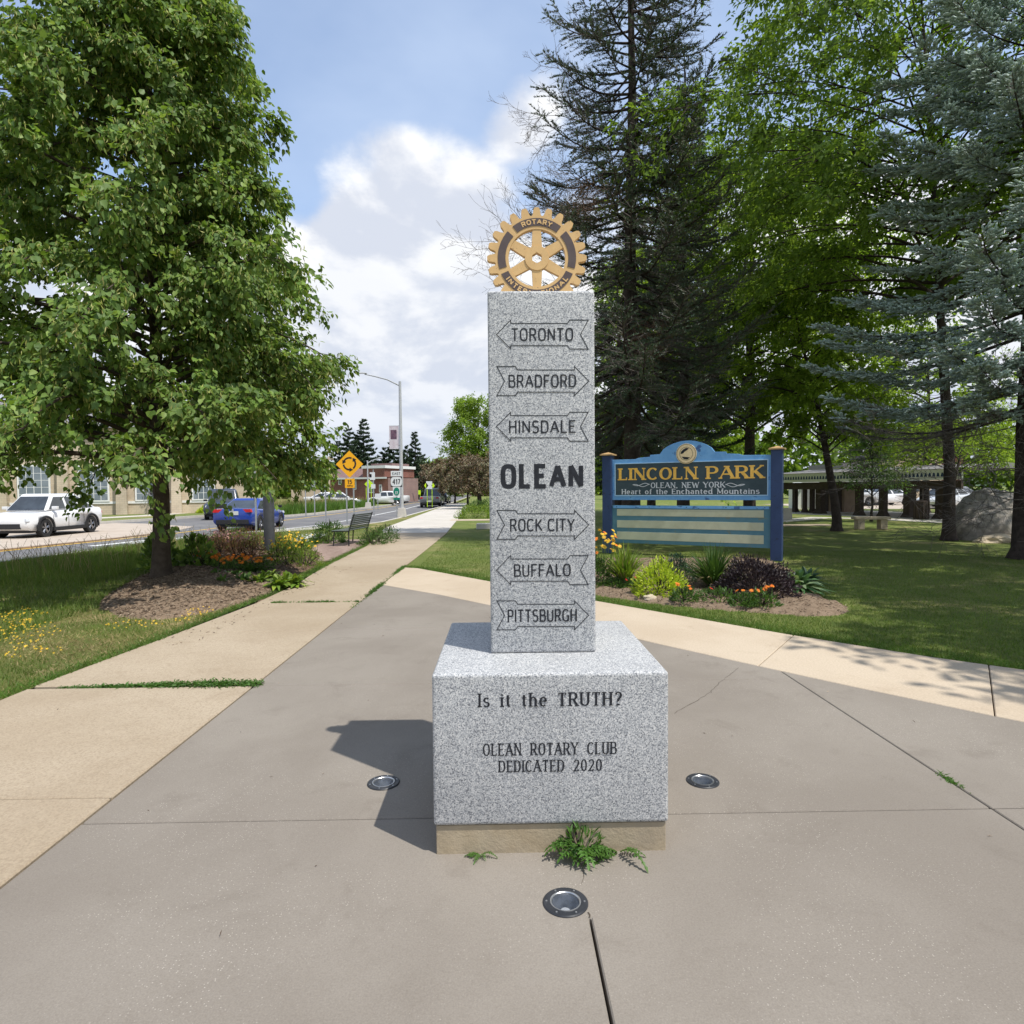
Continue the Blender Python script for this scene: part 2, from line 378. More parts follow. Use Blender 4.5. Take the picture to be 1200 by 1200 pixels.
def text_quads(s, cap, width, thick, thin, serif=0., e=2.0, track=.16, space=.38):
    """-> list of (quad in metres (4 x 2), layer), centred on 0, baseline 0. thick/thin in metres"""
    adv = 0; items = []
    for ch in s:
        if ch == ' ': adv += space; continue
        w, st = glyph(ch, e); items.append((adv, w, st)); adv += w+track
    tot = adv-track; sx = (width-thick)/tot
    Q = []; L = 0
    for a, w, st in items:
        for pts, wt in st:
            P = [((a+x-tot/2)*sx, y*(cap-thin)+thin/2) for x, y in pts]
            n = len(P); closed = n > 3 and math.dist(P[0], P[-1]) < 1e-6
            seg = []
            for i in range(n-1):
                dx, dy = P[i+1][0]-P[i][0], P[i+1][1]-P[i][1]; l = math.hypot(dx, dy) or 1e-9
                seg.append((dx/l, dy/l))
            def wid(d): return {'t': thin, 'k': thick}.get(wt) or math.hypot(thick*d[1], thin*d[0])
            Lp, Rp = [], []
            for i in range(n):
                if closed: d0, d1 = seg[(i-1) % (n-1)], seg[i % (n-1)]
                else: d0, d1 = seg[max(i-1, 0)], seg[min(i, n-2)]
                nx, ny = -(d0[1]+d1[1]), d0[0]+d1[0]; l = math.hypot(nx, ny) or 1
                nx, ny = nx/l, ny/l; c = max(.55, abs(-d1[1]*nx+d1[0]*ny))
                ww = (wid(d0)+wid(d1))/4/c
                ex = 0.
                if not closed and i in (0, n-1) and n > 1 and wt is None and len(pts) == 2 and abs(seg[0][1]) > .9: ex = thin/2
                sg = -1 if i == 0 else 1
                x, y = P[i][0]+sg*ex*seg[min(i, n-2)][0], P[i][1]+sg*ex*seg[min(i, n-2)][1]
                Lp.append((x+nx*ww, y+ny*ww)); Rp.append((x-nx*ww, y-ny*ww))
            for i in range(n-1): Q.append(((Rp[i], Rp[i+1], Lp[i+1], Lp[i]), L))
            L += 1
            if serif and n == 2 or (serif and len(pts) > 2 and not closed and abs(seg[0][1]) > .9):
                ends = [(P[0], pts[0], seg[0]), (P[-1], pts[-1], seg[-1])]
                for p, o, d in ends:
                    if min(abs(o[1]), abs(o[1]-1), abs(o[1]-.68)) < .02 and abs(d[1]) > .5:
                        hw = serif/2+(thick if wt != 't' else thin)/2
                        y0, y1 = (p[1]-thin/2, p[1]+thin*.45) if o[1] < .5 else (p[1]-thin*.45, p[1]+thin/2)
                        Q.append((((p[0]-hw, y0), (p[0]+hw, y0), (p[0]+hw, y1), (p[0]-hw, y1)), L)); L += 1
                    elif abs(d[0]) > .9 and o[1] in (0, 1) and len(pts) == 2:   # arm of E, L, T
                        s_ = 1 if o[1] == 0 else -1
                        if o == pts[-1] or abs(pts[0][0]) < .01:
                            xx = p[0]-math.copysign(thin*.5, p[0]-(P[0][0]+P[-1][0])/2)
                            ya = p[1]-s_*thin/2; yb = p[1]+s_*serif*.9
                            Q.append((((xx-thin*.5, min(ya, yb)), (xx+thin*.5, min(ya, yb)), (xx+thin*.5, max(ya, yb)), (xx-thin*.5, max(ya, yb))), L)); L += 1
    return Q
def put_text(name, quads, mat_, parent, origin, ax=(1, 0, 0), ay=(0, 0, 1), lift=.0006, step=.00012, warp=None):
    o = Vector(origin); ax = Vector(ax); ay = Vector(ay); nz = ax.cross(ay)
    V = []; Fc = []
    for q, L in quads:
        b = len(V)
        for (x, y) in q:
            if warp: x, y = warp(x, y)
            V.append(o+ax*x+ay*y+nz*(lift+step*(L % 24)))
        Fc.append((b, b+1, b+2, b+3))
    return np_mesh(name, np.array([tuple(v) for v in V]), np.array(Fc), mat_, parent)
def ribbon(pts, w, closed=True):
    Q = []; n = len(pts); L = 0
    for i in range(n if closed else n-1):
        a, b = pts[i], pts[(i+1) % n]; dx, dy = b[0]-a[0], b[1]-a[1]; l = math.hypot(dx, dy) or 1; dx, dy = dx/l, dy/l
        h = w/2; a = (a[0]-dx*h, a[1]-dy*h); b = (b[0]+dx*h, b[1]+dy*h); nx, ny = -dy*h, dx*h
        Q.append((((a[0]-nx, a[1]-ny), (b[0]-nx, b[1]-ny), (b[0]+nx, b[1]+ny), (a[0]+nx, a[1]+ny)), L)); L += 1
    return Q
# ================================================================== SETTING: ground, slabs
def sheet(name, poly, z, mat_, kind='structure', parent=None, label=None):
    o = MB().poly([(x, y, z) for x, y in poly]).build(name, mat_, parent)
    if kind: o['kind'] = kind
    if label: o['label'] = label
    return o
def lawnmat(name, g1, g2, dry, dryamt=.5, ds=.7):
    m, T, b = principled(name, .9, .15)
    tc = T.new('ShaderNodeTexCoord').outputs['Object']
    col = T.mix(T.step(T.noise(tc, 1.6, 7, .65, .3), .3, .7), g1, g2)
    col = T.mix(T.math('MULTIPLY', T.step(T.noise(tc, ds, 6, .62, .6), .50, .70), dryamt), col, dry)
    col = T.mix(1.0, col, T.ramp(T.noise(tc, 45, 5, .75), [(.3, .55), (.7, 1.4)]), 'MULTIPLY')
    T.link(col, b.inputs['Base Color'])
    bn = T.new('ShaderNodeBump'); bn.inputs['Strength'].default_value = 1.; bn.inputs['Distance'].default_value = .03
    T.link(T.noise(tc, 60, 6, .75), bn.inputs['Height']); T.link(bn.outputs[0], b.inputs['Normal'])
    return m
M['lawn'] = lawnmat('lawn_ground', (.12, .16, .036), (.16, .19, .048), (.32, .27, .12), .75, .55)
M['verge'] = lawnmat('verge_ground', (.13, .16, .04), (.18, .18, .055), (.36, .275, .14), .95, .8)
M['asphalt'] = mat('asphalt', (.125, .125, .130), (.165, .16, .16), 2.5, 8, .9, .2, bump=.3, bscale=120, blotch=(.20, .19, .18), bs=.5)
M['apron'] = mat('tan_pavement', (.40, .335, .27), (.46, .39, .32), 1.5, 7, .9, .2, bump=.2, bscale=80)
M['curb'] = mat('kerb_concrete', (.46, .43, .39), (.52, .49, .44), 3, 6, .9, .2, bump=.2, bscale=60)
M['white_line'] = mat('white_line_paint', (.72, .72, .70), (.60, .60, .58), 8, 6, .7)
M['yellow_line'] = mat('yellow_line_paint', (.70, .45, .06), (.60, .38, .06), 8, 6, .7)

ground = sheet('ground', [(-900, -60), (900, -60), (900, 1400), (-900, 1400)], -.16, M['lawn'])
# park lawn right of the walk
lawn_poly = [(1.4, 8.95), (2.1, 8.06), (3.15, 6.78), (4.03, 5.84), (4.55, 5.40), (6.0, 4.2), (9.0, 1.8), (14, -3), (70, -3), (70, 140), (-7.2, 140), (-3.15, 60), (-2.05, 23.6), (-2.035, 13.12), (-1.72, 12.96), (-.2, 10.98)]
lawn = sheet('park_lawn', lawn_poly, -.012, M['lawn'])
kerb_near = [(-12, -8), (-11.8, 15), (-11, 20.5), (-9.9, 25), (-8.3, 27.5), (-6.8, 29.5), (-6.1, 32), (-5.95, 37), (-5.8, 60), (-6.6, 100), (-8.5, 200)]
verge_poly = [(-4.4, -2), (-3.9, 5.2), (-3.75, 7.1), (-3.6, 9.9), (-3.8, 14), (-3.9, 18.2), (-4.7, 24), (-5.0, 40), (-5.3, 60), (-6.0, 100), (-7.8, 200)]+kerb_near[::-1]
verge = sheet('grass_verge', verge_poly, -.012, M['verge'])

# plaza of coloured concrete in slabs
def slab(name, poly, mat_, parent, z0=-.085, z1=0., gap=.004, bev=.005, cut=None):
    cx = sum(p[0] for p in poly)/len(poly); cy = sum(p[1] for p in poly)/len(poly)
    n = len(poly); A = 0.5*sum(poly[i][0]*poly[(i+1) % n][1]-poly[(i+1) % n][0]*poly[i][1] for i in range(n))
    if A < 0: poly = poly[::-1]
    out = []
    for i in range(n):
        a, b, c = Vector(poly[i-1]), Vector(poly[i]), Vector(poly[(i+1) % n])
        d0 = (b-a).normalized(); d1 = (c-b).normalized()
        n0 = Vector((-d0.y, d0.x)); n1 = Vector((-d1.y, d1.x)); k = n0+n1; k = k/max(.4, k.length_squared/2)
        out.append(tuple(b+k*gap))
    mb = MB().prism(out, z0, z1)
    o = mb.build(name, mat_, parent, bevel=bev, seg=1)
    if cut: carve(o, cut)
    return o
band_lo = [(-2.05, 10.73), (-.95, 9.62), (-.17, 8.70), (.75, 7.55), (1.63, 6.38), (2.41, 5.42), (2.76, 5.00), (3.4, 4.28), (4.2, 3.45), (5.6, 2.1), (8.0, 0.0)]
band_hi = [(-2.05, 13.1), (-1.72, 12.93), (-.2, 10.95), (.6, 9.85), (1.36, 8.92), (2.08, 8.02), (3.12, 6.74), (4.0, 5.80), (4.5, 5.36), (6.0, 4.12), (9.0, 1.7)]
cans = [(-.66, 3.42), (1.08, 3.38), (.232, 2.39)]
cut = MB()
for x, y in cans: cut.lathe([(.080, -.3), (.080, .1)], (x, y, 0), 32)
plaza = thing('plaza_paving', None, None); plaza['kind'] = 'structure'
def band_y(x):
    for (x0, y0), (x1, y1) in zip(band_lo, band_lo[1:]):
        if x0 <= x <= x1: return y0+(y1-y0)*(x-x0)/(x1-x0)
J = [-1.1, .93, 3.045, 5.19, 7.32]
XL, XM, XR = -2.05, .315, 2.41
slab('slab', [(XL, J[0]), (XR, J[0]), (XR, J[1]), (XL, J[1])], M['plaza'], plaza)
slab('slab', [(XL, J[1]), (XM-.0035, J[1]), (XM-.001, 2.30), (XM+.001, 2.30), (XM+.0035, J[1]), (XR, J[1]), (XR, J[2]), (XL, J[2])], M['plaza'], plaza, gap=.004, cut=cut)
slab('slab', [(XL, J[2]), (XR, J[2]), (XR, J[3]), (XL, J[3])], M['plaza'], plaza, gap=.005, cut=cut)
xb = 2.41
slab('slab', [(XL, J[3]), (2.41, J[3]), (2.41, 5.42), (1.63, 6.38), (.86, J[4]), (XL, J[4])], M['plaza'], plaza, gap=.0048)
slab('slab', [(XL, J[4]), (.86, J[4]), (.75, 7.55), (-.17, 8.70), (-.95, 9.62), (-2.05, 10.73)], M['plaza'], plaza, gap=.0048)
slab('slab', [(XR, J[2]), (4.62, J[2]), (4.2, 3.45), (3.4, 4.28), (2.76, 5.0), (2.41, 5.42)], M['plaza'], plaza, gap=.0048)
slab('slab', [(XR, J[1]), (6.93, J[1]), (5.6, 2.1), (4.62, J[2]), (XR, J[2])], M['plaza'], plaza, gap=.0055)
slab('slab', [(XR, J[0]), (8.0, J[0]), (8.0, 0), (6.93, J[1]), (XR, J[1])], M['plaza'], plaza, gap=.0055)
sheet('slab_bed', [(-4.4, -1.5), (12, -1.5), (8.4, 1.8), (3, 6.5), (-.2, 10.8), (-2, 12.8), (-2, 26), (-4.2, 26), (-3.95, 12), (-4.3, 5)], -.09, M['joint_dirt'])
# tan concrete band
band = thing('curved_walk', None, None); band['kind'] = 'structure'
def bi(curve, t):                       # point on a polyline by running length
    L = [0]
    for a, b in zip(curve, curve[1:]): L.append(L[-1]+math.dist(a, b))
    s = t
    for i in range(len(curve)-1):
        if s <= L[i+1] or i == len(curve)-2:
            k = (s-L[i])/(L[i+1]-L[i]); a, b = curve[i], curve[i+1]; return (a[0]+(b[0]-a[0])*k, a[1]+(b[1]-a[1])*k), i
def run(curve, p):
    L = 0; best = None
    for a, b in zip(curve, curve[1:]):
        d = Vector(b)-Vector(a); k = max(0, min(1, (Vector(p)-Vector(a)).dot(d)/d.length_squared)); q = Vector(a)+d*k
        e = (q-Vector(p)).length
        if best is None or e < best[0]: best = (e, L+k*d.length)
        L += d.length
    return best[1]
def clipcurve(curve, s0, s1):
    out = [bi(curve, s0)[0]]; L = 0
    for a, b in zip(curve, curve[1:]):
        L += math.dist(a, b)
        if s0+.02 < L < s1-.02: out.append(b)
    out.append(bi(curve, s1)[0]); return out
jo = [((-2.05, 10.73), (-2.05, 13.1)), ((.35, 8.05), (1.0, 9.36)), ((2.28, 5.58), (3.13, 6.73)), ((3.40, 4.28), (4.32, 5.52)), ((5.2, 2.5), (6.2, 3.95)), ((8.0, 0), (9., 1.7))]
for (a0, b0), (a1, b1) in zip(jo, jo[1:]):
    lo = clipcurve(band_lo, run(band_lo, a0), run(band_lo, a1)); hi = clipcurve(band_hi, run(band_hi, b0), run(band_hi, b1))
    slab('slab', lo+hi[::-1], M['tan'], band, gap=.004, bev=.006)
# worn pavement by the verge
walk = thing('worn_pavement', None, None); walk['kind'] = 'structure'
le = [(-1.5, -4.0), (1.35, -3.95), (3.30, -3.93), (5.21, -3.88), (7.2, -3.68), (9.07, -3.52), (10.95, -3.52), (12.8, -3.72), (14.7, -3.85), (16.6, -3.88), (18.6, -3.95), (21.0, -4.2), (23.6, -4.5)]
re_ = lambda y: -2.058 if y < 13.2 else (-2.06-.0*y if y < 14 else -2.03)
gaps = {5.21: .035, 9.07: .016}
for (y0, x0), (y1, x1) in zip(le, le[1:]):
    g0, g1 = gaps.get(y0, .006), gaps.get(y1, .006)
    slab('slab', [(x0, y0+g0), (re_(y0+.1), y0+g0), (re_(y1-.1), y1-g1), (x1, y1-g1)], M['oldwalk'], walk, z1=.006, gap=.0, bev=.008)
# pale new pavement further up
pave = thing('pale_pavement', None, None); pave['kind'] = 'structure'
ys = [23.62]+[25.5+2.0*i for i in range(26)]
def pl(y): return -4.5-.42*min(1, (y-23.6)/3)-.018*(y-23.6)
def pr(y): return -2.05-.03*(y-23.6) if y < 60 else -2.05-.03*36.4-.05*(y-60)
for y0, y1 in zip(ys, ys[1:]):
    slab('slab', [(pl(y0), y0), (pr(y0), y0), (pr(y1), y1), (pl(y1), y1)], M['newwalk'], pave, z1=.004, gap=.006, bev=.0)
# hairline cracks
crk = MB()
def crack(pts, w, z=.0018, seed=1):
    rr = random.Random(seed)
    for a, b in zip(pts, pts[1:]):
        n = max(2, int(math.dist(a, b)/.05)); P = []
        for i in range(n+1):
            t = i/n; P.append(Vector((a[0]+(b[0]-a[0])*t+rr.uniform(-.008, .008), a[1]+(b[1]-a[1])*t+rr.uniform(-.008, .008), z)))
        for p, q in zip(P, P[1:]):
            d = (q-p).normalized(); nn = Vector((-d.y, d.x, 0))*w*rr.uniform(.4, 1)
            crk.add([p-nn, p+nn, q+nn, q-nn], [(0, 1, 2, 3)])
gg = lambda *P: [tuple(G(x, y)[:2]) for x, y in P]
crack(gg((865, 783), (843, 800), (832, 812), (818, 820), (790, 836)), .0022, seed=2)
crack(gg((679, 1008), (684, 1020), (680, 1036)), .0016, seed=3)
crack(gg((690, 1068), (693, 1075)), .003, seed=4)
o = crk.build('crack', M['joint_dirt'], plaza)

# ================================================================== MONUMENT
mon = thing('granite_monument', 'tall speckled grey granite signpost monument with engraved town arrows standing on the plaza', 'monument', (.205, 2.72, 0))
BW, BD = 1.03, 1.08
MB().bb(-.505, .505, .012, 1.07, -.05, .128).build('foundation', M['found'], mon, bevel=.004)
MB().bb(-.515, .515, 0, BD, .132, .80).build('plinth', M['granite'], mon, bevel=.016, seg=3, smooth=True)
cx = -.008; cw = .256
MB().bb(cx-cw, cx+cw, .34, .34+.51, .801, 2.545).build('shaft', M['granite'], mon, bevel=.013, seg=3, smooth=True)
def mloc(px, py, Y):                          # photo point on a plane of the monument -> its own x, z
    p = at(px, py, Y); return p[0]-.205, p[2]
YC, YB = .34, 0.0
def arrow(cy, right):
    base = [(581.5, 0), (598.2, -17), (598.2, -13), (664.5, -13), (667.5, -17), (689, -17), (680, 0), (689, 17), (667.5, 17), (664.5, 13), (598.2, 13), (598.2, 17)]
    P = []
    for x, y in base:
        if right: x = 1271-x
        P.append(mloc(x+.3, cy+y, 3.06))
    return ribbon(P, .0040)
for s, cyy, rt, wpx in (('TORONTO', 392, 0, 73), ('BRADFORD', 446.5, 1, 80), ('HINSDALE', 500, 0, 79), ('ROCK CITY', 615, 1, 77), ('BUFFALO', 668, 0, 68), ('PITTSBURGH', 721, 1, 83)):
    put_text('engraved_arrow', arrow(cyy, rt), M['line_fill'], mon, (0, YC, 0))
    x, z = mloc(635.5, cyy+7.6, 3.06)
    put_text('lettering', text_quads(s, .0615, wpx*3.06/743, 0.0072, .0068, e=2.9, track=.20), M['black_fill'], mon, (x, YC, z), lift=.0007)
x, z = mloc(635.5, 572.5, 3.06)
put_text('lettering', text_quads('OLEAN', .119, 99*3.06/743, .0235, .0215, e=3.2, track=.30), M['black_fill'], mon, (x, YC, z), lift=.0007)
for s, px, by, w, cap, th, tn, sf, e in (('Is it the TRUTH?', 645, 827.5, 172, .060, .0095, .0042, .010, 2), ('OLEAN ROTARY CLUB', 644.5, 884.5, 160, .054, .0066, .0042, .007, 2.3), ('DEDICATED 2020', 645, 904, 124, .052, .0066, .0042, .007, 2.3)):
    x, z = mloc(px, by, 2.72)
    put_text('lettering', text_quads(s, cap, w*2.72/743, th, tn, sf, e, track=.24, space=.80 if cap < .058 else .62), M['black_fill'], mon, (x, YB, z), lift=.0007)

# ---- cogwheel emblem on top
wx, wz, wy = -.012, 2.785, .595
whl = thing('rotary_wheel', 'tan gold six spoked cogwheel emblem reading Rotary International standing on top of the granite shaft', 'emblem', (.205+wx, 2.72+wy, wz))
R1, R0, T_ = .257, .214, .032
def gear():
    out = []
    for k in range(24):
        a0 = 2*math.pi*k/24+math.pi/2
        for da, r in ((-.118, R0), (-.094, R0+.006), (-.068, R1-.012), (-.038, R1-.001), (.038, R1-.001), (.068, R1-.012), (.094, R0+.006), (.118, R0)):
            out.append((r*math.cos(a0+da), r*math.sin(a0+da)))
    return out
g = gear(); n = len(g); ri = .146
inner = [(ri*math.cos(math.atan2(y, x)), ri*math.sin(math.atan2(y, x))) for x, y in g]
V = []
for yy in (-T_/2, T_/2):
    V += [(x, yy, z) for x, z in g]+[(x, yy, z) for x, z in inner]
Fq = []
for i in range(n):
    j = (i+1) % n
    Fq += [(i, j, n+j, n+i), (2*n+i, 3*n+i, 3*n+j, 2*n+j), (i, 2*n+i, 2*n+j, j), (n+i, n+j, 3*n+j, 3*n+i)]
mb = MB(); mb.add(V, Fq); mb.build('rim', M['gold'], whl)
sp = MB()
Rm = Matrix.Rotation(math.pi/2, 4, 'X')
for k in range(6):
    a = math.radians(90+60*k); c, s_ = math.cos(a), math.sin(a)
    q = [(.045, -.027), (.150, -.0215), (.150, .0215), (.045, .027)]
    MB_ = MB().prism([(u*c-v_*s_, u*s_+v_*c) for u, v_ in q], -T_*.42, T_*.42, Rm)
    MB_.build('spoke', M['gold'], whl)
hub = []
no = 48
for r in ('o', 'i'):
    for k in range(no):
        a = 2*math.pi*k/no
        if r == 'o': rr = .062
        else:
            aa = (a-math.pi/6) % (math.pi/3)-math.pi/6; rr = .024/math.cos(aa)
        hub.append((rr*math.cos(a), rr*math.sin(a)))
V = []
for yy in (-T_/2-.002, T_/2): V += [(x, yy, z) for x, z in hub]
Fq = []
for i in range(no):
    j = (i+1) % no
    Fq += [(i, j, no+j, no+i), (2*no+i, 3*no+i, 3*no+j, 2*no+j), (i, 2*no+i, 2*no+j, j), (no+i, no+j, 3*no+j, 3*no+i)]
mb = MB(); mb.add(V, Fq); mb.build('hub', M['gold'], whl)
def sector(a0, a1, r0, r1, y, nseg=20):
    V = []; Fc = []
    for i in range(nseg+1):
        a = math.radians(a0+(a1-a0)*i/nseg)
        for r in (r0, r1):
            for yy in (y, y+.004): V.append((r*math.cos(a), yy, r*math.sin(a)))
    for i in range(nseg):
        b = i*4; c = b+4; Fc += [(b, b+2, c+2, c), (b+1, c+1, c+3, b+3), (b, c, c+1, b+1), (b+2, b+3, c+3, c+2)]
    Fc += [(0, 1, 3, 2), (nseg*4, nseg*4+2, nseg*4+3, nseg*4+1)]
    return MB().add(V, Fc)
yf = -T_/2-.0025
for a0, a1 in ((52, 128), (138, 196), (-16, 42), (204, 336)):
    sector(a0, a1, .162, .201, yf).build('enamel_band', M['wheel_dark'], whl)
def on_arc(top):
    def w(x, y):
        r = (.169+y) if top else (.194-y); a = math.pi/2-x/.1815 if top else -math.pi/2+x/.1815
        return (r*math.cos(a), r*math.sin(a))
    return w
put_text('lettering', text_quads('ROTARY', .026, .163, .0062, .0058, e=2.4, track=.24), M['gold'], whl, (0, yf, 0), lift=.0012, warp=on_arc(True))
put_text('lettering', text_quads('INTERNATIONAL', .026, .36, .0062, .0058, e=2.4, track=.30), M['gold'], whl, (0, yf, 0), lift=.0012, warp=on_arc(False))

# ---- in-ground lamps
for i, ((x, y), lab) in enumerate(zip(cans, ('round in-ground floodlight with bluish lens set in the paving left of the plinth', 'round in-ground floodlight set in the paving right of the plinth', 'nearest round in-ground floodlight in front of the plinth'))):
    t = thing('ground_lamp', lab, 'ground light', (x, y, 0), .3*i, 'floodlights set in the plaza paving')
    r = .088
    MB().lathe([(.060, -.02), (.060, .0055), (.066, .007), (r-.004, .007), (r, .003), (r, -.001), (.0785, -.001), (.0785, -.02)], n=48, cap=False).build('housing', M['black_metal'], t, smooth=True)
    MB().lathe([(.0535, -.03), (.0535, .0062), (.056, .0085), (.0598, .0085), (.0598, -.03)], n=48, cap=False).build('trim_ring', M['silver'], t, smooth=True)
    MB().lathe([(.0534, -.004), (.050, -.055), (.040, -.075), (.001, -.078)], n=40, cap=False).build('reflector', mat('reflector_cup', (.30, .33, .38), (.07, .08, .10), 16, rough=.3, metal=.5), t, smooth=True)
    MB().lathe([(.020, -.077), (.022, -.040), (.018, -.030), (.001, -.029)], n=20).build('bulb', mat('bulb_glass', (.55, .57, .60), rough=.2), t, smooth=True)
    MB().lathe([(.0533, -.002), (.0533, .0005), (.02, .0012), (.001, .0013)], n=40).build('lens', M['lens'], t, smooth=True)
    for k in range(6):
        a = k*math.pi/3+.4
        MB().lathe([(.0042, .006), (.0038, .0088), (.001, .0092)], (.0735*math.cos(a), .0735*math.sin(a), 0), 8).build('screw', M['silver'], t)
# ================================================================== VEGETATION
def tubes(name, P, R, mat_, parent=None, n=5, smooth=True, extra=None):
    """P (B,K,3) polylines, R (B,K) radii -> one mesh of tapered tubes"""
    B, K, _ = P.shape
    t = np.gradient(P, axis=1); t /= np.linalg.norm(t, axis=2, keepdims=True)+1e-9
    ref = np.where(np.abs(t[..., 2:3]) > .9, np.array([1., 0, 0]), np.array([0, 0, 1.]))
    a = np.cross(t, ref); a /= np.linalg.norm(a, axis=2, keepdims=True)+1e-9; b = np.cross(t, a)
    q = np.arange(n)*2*math.pi/n
    V = P[:, :, None, :]+R[:, :, None, None]*(a[:, :, None, :]*np.cos(q)[None, None, :, None]+b[:, :, None, :]*np.sin(q)[None, None, :, None])
    idx = np.arange(B*K*n).reshape(B, K, n); nx = np.roll(idx, -1, axis=2)
    Fc = np.stack([idx[:, :-1], nx[:, :-1], nx[:, 1:], idx[:, 1:]], axis=-1).reshape(-1, 4)
    V = V.reshape(-1, 3)
    if extra is not None:
        Fc = np.concatenate([Fc, extra[1]+len(V)]); V = np.concatenate([V, extra[0]])
    return np_mesh(name, V, Fc, mat_, parent, smooth)
def tube_vf(pts, rad, n=12, seed=0, rough=.0):
    P = np.array(pts, float); K = len(P); t = np.gradient(P, axis=0); t /= np.linalg.norm(t, axis=1, keepdims=True)
    a = np.cross(t, [0, 1., 0]); a /= np.linalg.norm(a, axis=1, keepdims=True)+1e-9; b = np.cross(t, a)
    q = np.arange(n)*2*math.pi/n; rr = np.random.default_rng(seed)
    r = np.array(rad)[:, None]*(1+rough*rr.normal(size=(K, n)))
    V = P[:, None]+r[..., None]*(a[:, None]*np.cos(q)[None, :, None]+b[:, None]*np.sin(q)[None, :, None])
    idx = np.arange(K*n).reshape(K, n); nx = np.roll(idx, -1, axis=1)
    return V.reshape(-1, 3), np.stack([idx[:-1], nx[:-1], nx[1:], idx[1:]], axis=-1).reshape(-1, 4)
def norm(v): return v/(np.linalg.norm(v, axis=-1, keepdims=True)+1e-9)
LEAF = {   # verts (along, across, up), triangles
 'heart': (np.array([(0, 0, 0), (.12, .34, .06), (.52, .36, .05), (1, 0, -.14), (.52, -.36, .05), (.12, -.34, .06)]), np.array([(0, 2, 1), (0, 3, 2), (0, 4, 3), (0, 5, 4)])),
 'oval': (np.array([(0, 0, 0), (.45, .30, .06), (1, 0, -.12), (.45, -.30, .06)]), np.array([(0, 2, 1), (0, 3, 2)])),
 'maple': (np.array([(0, 0, 0), (.18, .42, .02), (.48, .30, .05), (.52, .12, 0), (1, 0, -.08), (.52, -.12, 0), (.48, -.30, .05), (.18, -.42, .02)]), np.array([(0, 3, 1), (3, 2, 1), (0, 5, 3), (3, 5, 4), (0, 7, 5), (5, 7, 6)])),
 'blade': (np.array([(0, .5, 0), (0, -.5, 0), (1, 0, 0)]), np.array([(0, 1, 2)])),
 'strap': (np.array([(0, .5, 0), (0, -.5, 0), (.5, .5, .10), (.5, -.5, .10), (1, 0, -.12)]), np.array([(0, 1, 3), (0, 3, 2), (2, 3, 4)])),
}
def leaf_mesh(name, pos, tip, nrm, L, Wd, shape, mat_, parent=None):
    T_, Tr = LEAF[shape]; N = len(pos)
    tip = norm(tip); side = norm(np.cross(nrm, tip)); nn = np.cross(tip, side)
    L = np.broadcast_to(L, N)[:, None, None]; Wd = np.broadcast_to(Wd, N)[:, None, None]
    V = pos[:, None]+T_[None, :, 0:1]*L*tip[:, None]+T_[None, :, 1:2]*Wd*side[:, None]+T_[None, :, 2:3]*L*nn[:, None]
    Fc = (np.arange(N)*len(T_))[:, None, None]+Tr[None]
    return np_mesh(name, V.reshape(-1, 3), Fc.reshape(-1, 3), mat_, parent)

M['bark'] = mat('bark', (.060, .047, .036), (.095, .075, .058), 9, 8, .95, .1, bump=1.2, bscale=38, c3=(.13, .11, .09), s3=50)
M['bark_dark'] = mat('dark_bark', (.040, .032, .028), (.070, .056, .048), 9, 8, .95, .1, bump=1.2, bscale=30)
M['bark_grey'] = mat('grey_twigs', (.11, .095, .085), (.17, .15, .135), 9, 6, .95, .1)
M['linden_leaf'] = leafmat('linden_leaf', [(.105, .180, .034), (.135, .22, .040), (.175, .27, .052), (.11, .185, .050), (.155, .235, .068), (.235, .32, .085)], .5, .36, spec=.22)
M['bract'] = leafmat('linden_bract', [(.42, .42, .11), (.36, .38, .10), (.48, .46, .17)], .6, .35, (1.1, 1.1, .7))
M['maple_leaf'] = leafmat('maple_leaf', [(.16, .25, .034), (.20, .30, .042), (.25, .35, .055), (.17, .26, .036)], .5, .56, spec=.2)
M['maple_shaded'] = leafmat('shaded_maple_leaf', [(.10, .17, .028), (.13, .21, .034), (.16, .245, .042)], .5, .55, spec=.2)  # maple leaf again, with the shade of a crown's dark side in its colour
M['plum_leaf'] = leafmat('plum_leaf', [(.20, .145, .095), (.24, .175, .115), (.17, .175, .085)], .5, .3, (1.4, 1.0, .8))
M['purple_leaf'] = leafmat('purple_leaf', [(.030, .015, .022), (.05, .025, .033)], .5, .2, (1.2, .8, .9))
M['spruce'] = leafmat('spruce_needles', [(.050, .088, .046), (.070, .115, .060), (.095, .14, .080), (.11, .10, .065)], .55, .12, (1.2, 1.3, .8))
M['spruce_dark'] = leafmat('dark_spruce_needles', [(.026, .048, .026), (.036, .062, .032), (.046, .075, .038)], .6, .1, (1.2, 1.3, .8))
M['spruce_blue'] = leafmat('blue_spruce_needles', [(.32, .41, .355), (.39, .49, .43), (.26, .34, .285), (.46, .55, .49)], .6, .12, (1.1, 1.2, 1.0))
M['spruce_brown'] = leafmat('brown_dead_needles', [(.12, .062, .035), (.16, .09, .05)], .7, .1, (1.2, 1, .8))

